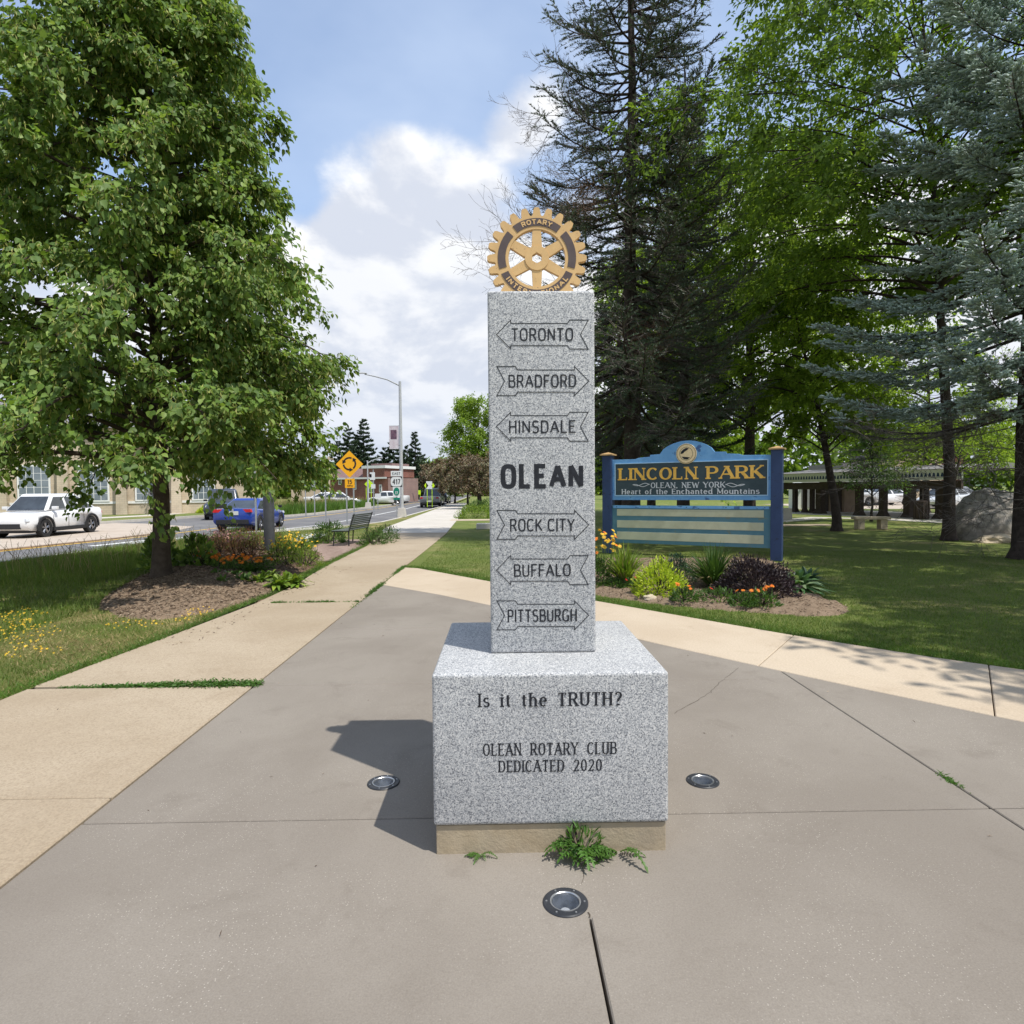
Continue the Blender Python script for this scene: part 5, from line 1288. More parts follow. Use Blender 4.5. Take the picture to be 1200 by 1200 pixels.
strip('kerb', [(-19.2, 47.4), (-14.6, 40.7), (-13.35, 46), (-12.35, 71), (-14.25, 100)], .18, -.2, .012, M['curb'])
strip('yellow_line', [(-15.35, -8), (-14.95, 18.9), (-14.1, 23.4), (-13.62, 26), (-13.5, 30), (-12.9, 36), (-12.6, 40), (-11.6, 60), (-11.4, 100)], .13, -.1255, -.1215, M['yellow_line'])
strip('apron_edge', [(-15.6, -8), (-15.08, 19), (-14.33, 23.3), (-14.1, 26)], .18, -.15, -.075, mat('shaded_apron_edge', (.22, .16, .11), (.28, .2, .14), 4))  # raised apron edge, the low kerb's shadow put into its brown colour
strip('edge_line', [(-10.6, 26.5), (-9.2, 31.4), (-8.8, 37.8), (-8.7, 56), (-9.3, 76)], .14, -.1255, -.1215, M['white_line'])
for i, (x, y) in enumerate(((-12.9, 21.9), (-12.2, 22.8), (-11.5, 23.7))):
    strip('crossing_bar', [(x-.35, y-1.3), (x+.25, y+1.3)], .34, -.1255, -.1215, M['white_line'])
strip('concrete_pad', [(-9.6, 25.1), (-7.2, 28.3)], 1.2, -.1, .004, M['newwalk'])
# traffic island with planting
sheet('island_ground', [(-19.2, 47.4), (-14.6, 40.7), (-13.35, 46), (-12.35, 71), (-36, 71)], .0, M['lawn'])
gq = np.random.default_rng(8)
isl = scatter([(-18.8, 47.6), (-14.8, 41.4), (-13.7, 46), (-12.9, 66), (-17, 60)], 26000, 18)
blades('island_planting', isl, .75, .05, 'grass_deep', 19, lean=.35, label='dense green planting on the traffic island')
blades('island_planting', isl[:3000]+np.array([-.8, 1.5]), 1.0, .05, 'grass_dry', 20, lean=.25)
# far side lawns and walk
sheet('far_lawn', [(-60, -8), (-26.1, -8), (-25.1, 20), (-22.7, 33), (-21.5, 38), (-20.5, 43), (-19.7, 48), (-24.1, 58), (-36, 72), (-60, 80)], -.008, lawnmat('far_lawn', (.13, .17, .05), (.17, .19, .06), (.34, .28, .13), .9, .3))
fw = thing('far_pavement', None, None); fw['kind'] = 'structure'
strip('walk', [(-30, -8), (-29, 20), (-26.6, 36), (-24.2, 44), (-24.6, 52), (-30, 62)], 1.7, -.05, .006, M['newwalk'], fw, None)

def sign_set(label, loc, posts, panels, rz=0., cat='road sign', name='road_sign', lime=None, pr=.03):
    r = thing(name, label, cat, loc, rz)
    for (x, h) in posts: MB().bb(x-pr, x+pr, -pr*.6, pr*.6, 0, h).build('post', lime or M['metal'], r)
    return r
def panel(r, kind, x, z, w, h, m, nm='sign_panel', y=-.03, t=.006, border=None, rad=.0):
    if kind == 'diamond': poly = [(x, z-h/2), (x+w/2, z), (x, z+h/2), (x-w/2, z)]
    elif kind == 'oval': poly = [(x+w/2*math.cos(a), z+h/2*math.sin(a)) for a in np.linspace(0, 2*math.pi, 29)[:-1]]
    elif kind == 'shield': poly = [(x+w/2*math.copysign(abs(math.cos(a))**.45, math.cos(a)), z+h/2*math.copysign(abs(math.sin(a))**.75, math.sin(a))) for a in np.linspace(0, 2*math.pi, 29)[:-1]]
    else: poly = [(x-w/2, z-h/2), (x+w/2, z-h/2), (x+w/2, z+h/2), (x-w/2, z+h/2)]
    return MB().prism(poly, -y, -y+t, Mx).build(nm, m, r)
M['sign_orange'] = mat('orange_yellow_sign', (.88, .42, .015), (.85, .40, .015), 5, rough=.4)
M['sign_lime'] = mat('lime_sign', (.55, .80, .02), (.52, .76, .02), 5, rough=.4)
M['sign_white'] = mat('white_sign', (.70, .71, .70), (.66, .67, .66), 5, rough=.4)
M['sign_green'] = mat('green_sign', (.01, .20, .13), (.01, .18, .12), 5, rough=.4)
M['sign_blue'] = mat('blue_sign', (.02, .10, .40), (.02, .09, .36), 5, rough=.4)
# roundabout warning sign + 15 MPH
pr_ = G(411, 614); r = sign_set('orange yellow roundabout warning diamond with circling arrows above a 15 MPH plaque', (pr_[0], pr_[1], 0), [(-.17, 2.2), (.17, 2.2)], [], pr=.032)
Y0 = pr_[1]; k_ = Y0/F_PX
zc = at(409.8, 544, Y0)[2]; xo = at(409.8, 544, Y0)[0]-pr_[0]; S_ = 31.5*k_
panel(r, 'diamond', xo, zc, S_, S_*1.0, M['sign_orange'], y=-.045)
ar = MB()
def arc_arrow(mb, cx, cz, R_, a0, a1, w, head, y):
    n = 10; P = []
    for i in range(n+1):
        a = math.radians(a0+(a1-a0)*i/n); P.append((cx+R_*math.cos(a), cz+R_*math.sin(a)))
    for q, L in ribbon(P, w, False): mb.add([(x, y-.0006*(L % 3), z) for x, z in q], [(0, 1, 2, 3)])
    a = math.radians(a1); s = 1 if a1 > a0 else -1; c = (cx+R_*math.cos(a), cz+R_*math.sin(a)); t = (-s*math.sin(a), s*math.cos(a)); nn = (math.cos(a), math.sin(a))
    mb.add([(c[0]+nn[0]*head*.6, y-.003, c[1]+nn[1]*head*.6), (c[0]-nn[0]*head*.6, y-.003, c[1]-nn[1]*head*.6), (c[0]+t[0]*head, y-.003, c[1]+t[1]*head)], [(0, 1, 2)])
for a0 in (195, 315, 75): arc_arrow(ar, xo, zc+.02, .28, a0, a0+75, .075, .17, -.054)
ar.build('arrow_marks', M['black_fill'], r)
z15 = at(410, 566.3, Y0)[2]; panel(r, 'rect', xo, z15, .46, .44, M['sign_orange'], 'speed_plaque', y=-.045)
put_text('lettering', text_quads('15', .20, .24, .035, .035), M['black_fill'], r, (xo, -.045, z15-.04), lift=.009, step=.0004)
put_text('lettering', text_quads('MPH', .09, .26, .016, .016), M['black_fill'], r, (xo, -.045, z15-.17), lift=.009, step=.0004)
# route assembly
pr_ = G(465.3, 607); Y0 = pr_[1]; k_ = Y0/F_PX; r = sign_set('white EAST 417 route marker above a green oval bike route sign by the light pole', (pr_[0], pr_[1], 0), [(0, 2.6)], [])
zz = lambda py: float(at(465, py, Y0)[2])
panel(r, 'rect', 0, zz(555), .62, .30, M['sign_white'], 'direction_plate'); panel(r, 'rect', 0, zz(564.5), .66, .60, M['black_metal'], 'route_backing')
panel(r, 'shield', 0, zz(564.5), .64, .54, M['sign_white'], 'route_shield', y=-.04)
panel(r, 'rect', 0, zz(576.3), .42, .56, M['sign_white'], 'bike_panel'); panel(r, 'oval', 0, zz(576), .34, .46, M['sign_green'], 'bike_oval', y=-.04); panel(r, 'rect', 0, zz(584.5), .36, .12, M['sign_green'], 'small_plate')
put_text('lettering', text_quads('EAST', .15, .46, .022, .022), M['black_fill'], r, (0, -.03, zz(555)-.075), lift=.009, step=.0004)
put_text('lettering', text_quads('417', .30, .48, .05, .045), M['black_fill'], r, (0, -.04, zz(564.5)-.15), lift=.009, step=.0004)
put_text('lettering', text_quads('17', .17, .17, .028, .028), M['sign_white'], r, (0, -.04, zz(576)-.16), lift=.009, step=.0004)
# other signs, back to front
def simple(label, px, py, panels, h, rz=0., lime=None, posts=((0,),), z0=0.):
    p = G(px, py); Y0 = p[1]; k_ = Y0/F_PX
    r = sign_set(label, (p[0], p[1], 0), [(q[0], h) for q in posts], [], rz, lime=lime)
    for (kd, cx_, cy_, w, h_, m) in panels:
        c = at(cx_, cy_, Y0); panel(r, kd, c[0]-p[0], c[2], w*k_, h_*k_, M[m])
    return r
simple('grey square sign post standing in front of the blue car', 300.5, 626, [], 2.65)
simple('thin pole with a small white flag sign seen beyond the linden boughs', 358.5, 606, [('rect', 360, 558, 6, 10, 'sign_white')], 3.0)
simple('back of a grey diamond sign beyond the island planting', 369, 604, [('diamond', 369, 568, 10, 10, 'paint_grey')], 2.2)
simple('slim steel pole between the island planting and the warning sign', 382, 612, [], 2.9)
simple('speed sign and blue panel on a pole left of the light pole', 438.3, 604, [('rect', 436.5, 558, 6, 9, 'sign_white'), ('rect', 434.5, 557.5, 2.2, 4, 'sign_blue'), ('rect', 437.5, 570, 5, 5, 'sign_white')], 2.9)
r = simple('lime pedestrian warning diamond left of the light pole on lime posts', 432.5, 592, [('diamond', 432.3, 567.3, 10.5, 11, 'sign_lime')], 1.9, lime=M['sign_lime'], posts=((-.28,), (.25,)))
mk = MB(); mk.box((0, -.045, 2.05), (.12, .005, .28)); mk.box((0, -.045, 2.26), (.09, .005, .09)); mk.build('walker_mark', M['black_fill'], r)
simple('small white sign in the grass below the lime pedestrian diamond', 443, 598, [('rect', 443, 581, 7, 5, 'sign_white')], .9)
simple('far lime warning diamond left of the utility pole', 481.5, 585.5, [('diamond', 481.6, 573, 7, 8, 'sign_lime')], 1.9, lime=M['sign_lime'], posts=((-.25,), (.25,)))
simple('far lime warning sign right of the utility pole', 491, 585.5, [('rect', 491, 577, 4, 5, 'sign_lime')], 1.2, lime=M['sign_lime'], posts=((-.2,), (.2,)))
simple('white crossing sign between two lime markers beside the grey pickup', 504, 594, [('rect', 503, 568.5, 7, 9, 'sign_white'), ('diamond', 499.5, 569, 5, 7, 'sign_lime'), ('diamond', 507.6, 569, 4, 6, 'sign_lime')], 2.2, lime=M['sign_lime'], posts=((-.25,), (.2,)))

def street_lamp(label, px, py, ptop, tip, r0=.10, banner=None, zb=0.):
    p = G(px, py, zb); Y0 = p[1]; t = at(px-1.2, ptop, Y0); e = at(tip[0], tip[1], Y0); H_ = t[2]
    r = thing('street_lamp', label, 'street lamp', (p[0], p[1], 0))
    MB().tube([(0, 0, .45), (0, 0, H_*.55), (0, 0, H_+.1)], [r0, r0*.85, r0*.65], 12).build('pole', M['paint_grey'], r, smooth=True)
    MB().box((0, 0, .27), (.52, .52, .55), taper=.72).build('base', M['curb'], r, bevel=.02)
    ex, ez = e[0]-p[0], e[2]
    arm = [(0, 0, H_-.15)]+[(ex*s, 0, H_-.15+(ez-H_+.15)*(s**.62)) for s in (.3, .6, .85)]
    MB().tube(arm, [.05, .045, .04, .035], 8).build('arm', M['paint_grey'], r, smooth=True)
    sgn = math.copysign(1, ex)
    hb = MB().box((ex*.93, 0, ez), (abs(ex)*.24+.1, .2, .075), taper=.7); hb.build('lamp_head', M['paint_grey'], r, bevel=.01)
    if banner:
        a, b = at(banner[0], banner[2], Y0), at(banner[1], banner[3], Y0)
        x0, x1, z1, z0 = a[0]-p[0], b[0]-p[0], a[2], b[2]
        bm_ = MB().bb(x0, x1, -.008, .008, z0, z1).build('banner', mat('banner_cloth', (.62, .58, .60), (.50, .42, .46), 3, rough=.8), r)
        bd = MB().bb(x0+.08, x1-.12, -.0125, -.0085, z0+(z1-z0)*.42, z1-(z1-z0)*.18); bd.build('banner_print', mat('banner_print', (.10, .06, .09), (.18, .10, .14), 5), bm_)
        for z in (z0, z1): MB().tube([(0, 0, z), (x0, 0, z)], .015, 6).build('bracket', M['paint_grey'], r)
    return r
street_lamp('tall grey street lamp with a long arm and banner beside the pavement', 471, 606, 449, (420, 437), .115, (456, 467.5, 499, 526))
street_lamp('short bent street lamp in front of the brick building', 431.5, 596, 541, (447, 536.5), .08)
street_lamp('small far street lamp above the grey pickup truck', 525.5, 588, 524, (505, 518.5), .09)
for (px, py, pt, arms, lab) in ((481, 584, 550, (552, 557), 'wooden utility pole with crossarms left of the far lamp'), (490.5, 584, 548, (549,), 'pale utility pole with a short crossarm near the far lamp'), (386, 592, 535, (538,), 'wooden utility pole at the left end of the brick building')):
    p = G(px, py); r = thing('utility_pole', lab, 'utility pole', (p[0], p[1], 0)); H_ = at(px, pt, p[1])[2]
    MB().tube([(0, 0, 0), (0, 0, H_)], [.16, .11], 8).build('pole', M['stone_tan'], r)
    for a in arms: MB().box((0, -.18, at(px, a, p[1])[2]), (2.2 if px != 386 else 1.2, .1, .12)).build('crossarm', M['stone_tan'], r)
p = G(387, 592); r_ = MB().lathe([(.14, .0), (.14, 1.0), (.10, 1.2), (.001, 1.25)], (p[0], p[1], .3), 10).build('marker_sleeve', mat('yellow_plastic', (.75, .60, .05)))
tag(r_, 'yellow plastic guard sleeve on the pole left of the brick building', 'pole guard')

# ---- board fence
pf0, pf1 = G(346, 593), G(373, 591); fe = thing('board_fence', 'pale board fence standing beyond the island planting', 'fence', (pf0[0], pf0[1], 0), math.atan2(pf1[1]-pf0[1], pf1[0]-pf0[0]))
M['fence'] = mat('pale_fence_boards', (.50, .40, .30), (.44, .35, .26), 3, 6, .85)
Lf = math.dist(pf0[:2], pf1[:2])+2; nb_ = int(Lf/.16)
for i in range(nb_): MB().bb(i*.16-1, i*.16-1+.15, 0, .025, .05, 1.72+.02*math.sin(i*5)).build('board', M['fence'], fe)

# ================================================================== VEHICLES
M['tyre'] = mat('tyre_rubber', (.020, .020, .021), (.03, .03, .03), 30, rough=.85)
M['rim'] = mat('alloy_rim', (.35, .35, .36), (.28, .28, .29), 30, rough=.3, metal=.8)
M['trim_black'] = mat('black_trim', (.018, .018, .02), (.028, .028, .03), 20, rough=.55)
M['tail'] = mat('red_tail_light', (.45, .012, .012), (.40, .01, .01), 20, rough=.2)
M['head'] = mat('clear_headlight', (.62, .64, .66), (.5, .52, .55), 20, rough=.15, spec=.8)
M['plate'] = mat('licence_plate', (.60, .60, .55), rough=.5)
M['seam'] = mat('panel_seam', (.02, .02, .022), rough=.8)
def paint(nm, c): return mat(nm, c, tuple(x*.97 for x in c), 2, rough=.28, spec=.5, coat=.8)
def car(label, cat, loc, heading, L=4.6, Wd=1.85, Hh=1.6, kind='suv', pm=None, name='parked_car', detail=True, group=None, clad=False):
    """x forward. heading = rotation about z"""
    r = thing(name, label, cat, loc, heading, group); w = Wd/2; wr_ = .36 if kind in ('suv', 'pickup') else .33
    gc = .20 if kind == 'sedan' else .24; xa = L*.31
    if kind == 'suv':   st = [(-.5, .55, .96, .84), (-.487, .40, 1.08, .92), (-.44, .28, 1.11, .96), (-.3, .24, 1.09, 1.), (0, .24, 1.04, 1.), (.18, .24, 1.03, 1.), (.3, .24, 1.0, .99), (.40, .26, .95, .96), (.465, .30, .88, .90), (.49, .38, .80, .83), (.5, .45, .72, .76)]; gh = [(-.455, -.19, .13, .275)]; yb = 1.02
    elif kind == 'sedan': st = [(-.5, .45, .86, .84), (-.49, .34, .97, .91), (-.42, .24, 1.0, .96), (-.3, .20, .96, 1.), (0, .20, .90, 1.), (.18, .20, .88, 1.), (.3, .20, .84, .99), (.42, .22, .74, .95), (.49, .30, .62, .86), (.5, .40, .55, .80)]; gh = [(-.40, -.14, .10, .28)]; yb = .88
    else: st = [(-.5, .55, 1.08, .94), (-.49, .48, 1.10, .96), (-.3, .35, 1.10, 1.), (-.07, .32, 1.10, 1.), (0, .32, 1.10, 1.), (.2, .32, 1.10, 1.), (.3, .32, 1.10, .99), (.44, .34, 1.04, .98), (.49, .42, .96, .95), (.5, .5, .85, .92)]; gh = [(-.08, -.02, .15, .24)]; yb = 1.06
    V = []; n = 11
    for (fx, zb_, zt, fw_) in st:
        x = fx*L; ww = w*fw_
        V += [(x, -ww*.90, zb_), (x, -ww*.985, zb_+.10), (x, -ww, zb_+(zt-zb_)*.45), (x, -ww*.975, zt-.10), (x, -ww*.90, zt-.015), (x, 0, zt+.02), (x, ww*.90, zt-.015), (x, ww*.975, zt-.10), (x, ww, zb_+(zt-zb_)*.45), (x, ww*.985, zb_+.10), (x, ww*.90, zb_)]
    Fc = [(i*n+j, i*n+(j+1) % n, (i+1)*n+(j+1) % n, (i+1)*n+j) for i in range(len(st)-1) for j in range(n)]
    Fc += [tuple(range(n))[::-1], tuple((len(st)-1)*n+j for j in range(n))]
    body = MB().add(V, Fc).build('body', pm, r, smooth=True)
    cm = MB()
    for sx in (-1, 1): cm.lathe([(wr_+.055, -w-.2), (wr_+.055, w+.2)], (sx*xa, 0, wr_), 28, axis='Y')
    carve(body, cm)
    for p_ in body.data.polygons: p_.use_smooth = True
    MB().bb(-L*.46, L*.46, -w*.80, w*.80, .20, .45).build('underbody', M['trim_black'], r)
    for sx in (-1, 1):
        MB().lathe([(wr_+.05, -w*.93), (wr_+.05, w*.93)], (sx*xa, 0, wr_+.02), 20, axis='Y').build('wheel_well', M['trim_black'], r) if False else None
        for sy in (-1, 1):
            wh = MB().lathe([(wr_*.62, -.105), (wr_*.94, -.11), (wr_, -.085), (wr_, .085), (wr_*.94, .11), (wr_*.62, .105)], (sx*xa, sy*(w-.125), wr_), 28, axis='Y', cap=False).build('wheel', M['tyre'], r, smooth=True)
            rm = MB(); yy = sy*(w-.055)
            rm.lathe([(wr_*.66, 0), (wr_*.60, sy*.02), (wr_*.58, 0)], (sx*xa, yy, wr_), 28, axis='Y', cap=False)
            for kk in range(5):
                a = kk*2*math.pi/5+.3; c, s_ = math.cos(a), math.sin(a)
                for da in (-.16, .16):
                    rm.tube([(sx*xa+.03*c, yy, wr_+.03*s_), (sx*xa+wr_*.6*math.cos(a+da), yy, wr_+wr_*.6*math.sin(a+da))], .022, 4)
            rm.lathe([(.05, -.01), (.05, .02), (.001, .02)], (sx*xa, yy, wr_), 10, axis='Y'); rm.build('rim', M['rim'], wh)
            MB().lathe([(wr_*.6, 0), (.001, 0.001)], (sx*xa, yy-sy*.06, wr_), 20, axis='Y', cap=False).build('brake', M['trim_black'], wh)
    # cabin
    rb, rt, ft, fb = [q*L for q in gh[0]]; b_ = .86*w; t_ = .66*w if kind != 'pickup' else .72*w; H1 = Hh; z0_ = yb+.0
    def cabv(k):       # k in 0..1 up the glass
        rr = rb+(rt-rb)*k; ff = fb+(ft-fb)*k; ww = b_+(t_-b_)*k; z = z0_+(H1-.05-z0_)*k; return rr, ff, ww, z
    V = []
    prof = [(0, 0), (.5, .04), (.92, .0), (1.0, -.10)]
    for k, bul in prof:
        rr, ff, ww, z = cabv(min(k, .97)); ins = .05 if k == 1 else 0; z = z+(.05 if k == 1 else 0)
        V += [(rr+ins, -ww+ins, z), (rr+ins, ww-ins, z), (ff-ins, ww-ins, z), (ff-ins, -ww+ins, z)]
    Fc = []
    for i in range(3):
        for j in range(4): Fc.append((i*4+j, i*4+(j+1) % 4, (i+1)*4+(j+1) % 4, (i+1)*4+j))
    Fc += [(0, 3, 2, 1), (12, 13, 14, 15)]
    MB().add(V, Fc).build('cabin', pm, r, bevel=.10, seg=4, smooth=True)
    def gl(nm, pts): MB().poly(pts).build(nm, M['glass'], r)
    def sidept(fx, k, sy):
        rr, ff, ww, z = cabv(k); return (rr+(ff-rr)*fx, sy*(ww+.010), z)
    wins = ((.05, .30), (.325, .60), (.625, .965)) if kind == 'suv' else (((.06, .47), (.50, .95)) if kind == 'sedan' else ((.06, .40), (.45, .94)))
    for sy in (-1, 1):
        for (a, b2) in wins:
            gl('side_window', [sidept(a+.02, .10, sy), sidept(b2-.005, .10, sy), sidept(b2-.02, .84, sy), sidept(a+.035, .84, sy)])
    for (nm, s) in (('windscreen', 1), ('rear_window', -1)):
        P = []
        for k, m_ in ((.06, .90), (.88, .86)):
            rr, ff, ww, z = cabv(k); x = (ff if s > 0 else rr)+s*.012; P.append((x, ww*m_, z))
        (x0, y0, z0), (x1, y1, z1) = P; gl(nm, [(x0, -y0, z0), (x0, y0, z0), (x1, y1, z1), (x1, -y1, z1)])
    if kind == 'pickup':
        MB().bb(-L*.47, -L*.09, -w*.78, w*.78, 1.112, 1.118).build('bed_cover', M['trim_black'], r)
        MB().bb(L*.492, L*.504, -w*.62, w*.62, .72, .98).build('grille', M['trim_black'], r)
    if detail:
        xf, xr_ = L*.5, -L*.5; hz = .72 if kind != 'pickup' else .86
        for sy in (-1, 1):
            MB().box((xf-.10, sy*w*.70, hz-.02), (.14, w*.34, .10), rz=-sy*.35, taper=.8).build('headlight', M['head'], r)
            MB().box((xr_+.055, sy*w*.68, hz+.18 if kind != 'pickup' else .95), (.14, w*.44, .13), rz=sy*.22, taper=.8).build('tail_light', M['tail'], r)
            MB().box((fb-.30, sy*(b_+.16), z0_+.12), (.14, .20, .12)).build('mirror', pm if kind == 'suv' else M['trim_black'], r, bevel=.02)
            for fx in ((-.155, .06) if kind != 'sedan' else (-.12, .07)):
                MB().box((fx*L, sy*(w*.985+.004), yb-.13), (.18, .02, .03)).build('door_handle', pm, r)
            for fx in ((-.19, .025, .22) if kind != 'sedan' else (-.17, .045, .23)):
                MB().box((fx*L, sy*(w*1.001), .62), (.012, .008, .50)).build('door_seam', M['seam'], r)
        MB().box((xr_-.012, 0, .62 if kind != 'sedan' else .80), (.02, .52, .16)).build('plate', M['plate'], r)
        MB().box((xr_+.02, 0, .42), (.10, w*1.5, .20)).build('rear_bumper', M['trim_black'], r, bevel=.02)
        MB().box((xf-.03, 0, .46), (.10, w*1.15, .20)).build('front_intake', M['trim_black'], r, bevel=.02)
        MB().box((xr_-.006, 0, .93), (.02, .13, .07)).build('badge', M['silver'], r)
    if clad:
        for sx in (-1, 1):
            for sy in (-1, 1):
                mb = MB(); nseg = 16; Vc = []
                for i in range(nseg+1):
                    a = math.radians(-12+204*i/nseg)
                    for rr in (wr_+.045, wr_+.115):
                        for yy in (sy*(w*.955), sy*(w+.012)): Vc.append((sx*xa+rr*math.cos(a), yy, wr_+rr*math.sin(a)))
                Fq = []
                for i in range(nseg):
                    b0 = i*4; c0 = b0+4; Fq += [(b0, b0+2, c0+2, c0), (b0+1, c0+1, c0+3, b0+3), (b0, c0, c0+1, b0+1), (b0+2, b0+3, c0+3, c0+2)]
                mb.add(Vc, Fq).build('arch_cladding', M['trim_black'], r)
        for sy in (-1, 1): MB().box((0, sy*(w*.955), .30), (L*.44, .10, .14)).build('sill_cladding', M['trim_black'], r, bevel=.01)
    return r
RZ = -.125
car('white crossover with black wheels driving past at the far left', 'car', (-18.75, 26.45, RZ), -math.pi/2, 4.45, 1.9, 1.72, 'suv', paint('white_paint', (.74, .74, .74)), name='white_crossover', clad=True)
car('bright blue sedan seen from behind in the near lane', 'car', (-11.55, 29.5, RZ), math.pi/2+.03, 4.65, 1.82, 1.43, 'sedan', paint('blue_paint', (.006, .038, .27)), name='blue_sedan')
car('dark navy pickup truck approaching behind the blue sedan', 'pickup truck', (-17.9, 41.3, RZ), -math.pi/2+.32, 5.7, 2.0, 1.92, 'pickup', paint('navy_paint_car', (.03, .04, .065)), name='navy_pickup')
car('grey pickup truck driving away far up the street', 'pickup truck', (-6.9, 63.5, RZ), math.pi/2, 5.6, 2.0, 1.9, 'pickup', paint('grey_paint', (.22, .23, .24)), name='grey_pickup')
car('dark van ahead of the grey pickup on the far street', 'van', (-7.4, 78, RZ), math.pi/2, 5.6, 2.05, 2.5, 'suv', paint('dark_paint', (.05, .055, .06)), name='dark_van', detail=False)
p = at(455, 583, 72); car('white car parked at the right end of the brick building', 'car', (p[0], p[1], 0), 2.9, 4.6, 1.8, 1.5, 'sedan', paint('white_paint2', (.72, .72, .72)), detail=False)
for i, (px, yy, lab) in enumerate(((396, 62, 'silver car parked behind the island planting, nearest the pole'), (384, 64, 'pale car at the left of the silver one behind the island planting'))):
    p = at(px, 583, yy); car(lab, 'car', (p[0], p[1], 0), .15, 4.5, 1.8, 1.45, 'sedan', paint('pale_paint', (.60+.1*i, .60+.1*i, .61+.1*i)), detail=False, group='cars in the lot by the brick building')

# ================================================================== BUILDINGS
M['brick'] = None
def brickmat(name, c1, c2, mortar, scale=4.5):
    m, T, b = principled(name, .9, .2)
    tc = T.new('ShaderNodeTexCoord').outputs['Object']; mp = T.new('ShaderNodeMapping'); mp.inputs['Rotation'].default_value = (math.pi/2, 0, 0); T.link(tc, mp.inputs[0])
    br = T.new('ShaderNodeTexBrick'); T.link(mp.outputs[0], br.inputs[0]); br.inputs['Color1'].default_value = (*c1, 1); br.inputs['Color2'].default_value = (*c2, 1); br.inputs['Mortar'].default_value = (*mortar, 1)
    br.inputs['Scale'].default_value = scale; br.inputs['Mortar Size'].default_value = .015
    T.link(T.mix(1., br.outputs[0], T.ramp(T.noise(tc, .8, 5), [(.3, .82), (.7, 1.12)]), 'MULTIPLY'), b.inputs['Base Color']); return m
M['brick'] = brickmat('red_brick', (.20, .075, .055), (.25, .10, .07), (.28, .24, .22))
M['tan_stonework'] = brickmat('tan_stonework', (.50, .41, .30), (.56, .47, .35), (.42, .36, .28), 1.6)
M['shingle'] = mat('brown_shingles', (.17, .105, .098), (.22, .14, .13), 4, 8, .9, bump=.5, bscale=20)
M['white_trim'] = mat('white_trim', (.74, .74, .72), (.68, .68, .66), 6, rough=.5)
M['roof_grey'] = mat('grey_roof', (.16, .15, .15), (.21, .20, .20), 4, 8, .9)
def arched(w, h, n=10): return [(-w/2, 0), (w/2, 0)]+[(w/2*math.cos(a), h-w/2+w/2*math.sin(a)) for a in np.linspace(0, math.pi, n)]
M['pane'] = mat('window_pane', (.20, .235, .26), (.12, .15, .17), .7, rough=.12, spec=.7)
def window(root, x, z, w, h, y, arch=False, nx_=2, nz_=3, fr=.09):
    poly = arched(w, h) if arch else [(-w/2, 0), (w/2, 0), (w/2, h), (-w/2, h)]
    Mt = Matrix.Translation((x, y, z)) @ Mx
    wn = MB().prism(poly, 0, .10, Mt).build('window', M['white_trim'], root)
    pw, ph = (w-2*fr), (h-2*fr); kx, kz = pw/nx_, ph/nz_
    for i in range(nx_):
        for j in range(nz_):
            if arch and j == nz_-1 and nz_ > 1:
                x0, x1, z0, z1 = -w/2+fr+i*kx+.02, -w/2+fr+(i+1)*kx-.02, fr+j*kz+.02, fr+(j+1)*kz-.02-w*.12
            else: x0, x1, z0, z1 = -w/2+fr+i*kx+.02, -w/2+fr+(i+1)*kx-.02, fr+j*kz+.02, fr+(j+1)*kz-.02
            MB().bb(x+x0, x+x1, y-.108, y-.101, z+z0, z+z1).build('pane', M['pane'], wn)
    return wn
# brick building with mansard roof
A_, B_ = at(384, 580, 84), at(455, 580, 80)
bb = thing('brick_building', 'low red brick building with brown shingled mansard roof and white arched windows', 'building', (A_[0], A_[1], 0), math.atan2(B_[1]-A_[1], B_[0]-A_[0]))
WL = math.dist(A_[:2], B_[:2]); k = 82/F_PX; z1 = at(420, 560.5, 82)[2]; z2 = at(420, 544, 82)[2]
MB().bb(0, WL, 0, 7, 0, z1).build('wall', M['brick'], bb)
xs = WL*.62
rf = MB(); rf.add([(-.3, -.4, z1), (xs, -.4, z1), (xs, 7.3, z1), (-.3, 7.3, z1), (.5, 1.6, z2-.5), (xs, 1.6, z2-.5), (xs, 6, z2-.5), (.5, 6, z2-.5)], [(0, 1, 5, 4), (1, 2, 6, 5), (2, 3, 7, 6), (3, 0, 4, 7), (4, 5, 6, 7), (3, 2, 1, 0)])
rf.build('roof', M['shingle'], bb)
MB().bb(-.35, WL+.1, -.45, -.405, z1-.12, z1+.10).build('fascia', M['white_trim'], bb)
MB().bb(xs, WL-.3, -.3, 6.5, z1+.1, z2-.6).build('upper_wall', M['brick'], bb)
MB().bb(xs-.1, WL-.1, -.42, 6.6, z2-.6, z2-.25).build('parapet', M['white_trim'], bb)
MB().bb(xs-.4, WL*.92, 2, 6, z2-.25, z2+.1).build('upper_roof', M['shingle'], bb)
def bx(px): return (at(px, 575, 82)[0]-A_[0])
window(bb, bx(398.3), at(0, 571.5, 82)[2], .55, .95, 0, True, 1, 2); window(bb, bx(419.4), at(0, 577.5, 82)[2], .55, 1.55, 0, True, 1, 3)
window(bb, bx(443.3), at(0, 581.5, 82)[2], .85, 1.5, 0, True, 2, 3); window(bb, bx(443), at(0, 564.8, 82)[2], .8, .4, 0, False, 2, 1)
window(bb, bx(456), at(0, 581, 82)[2], .4, 1.0, 0, False, 1, 2)
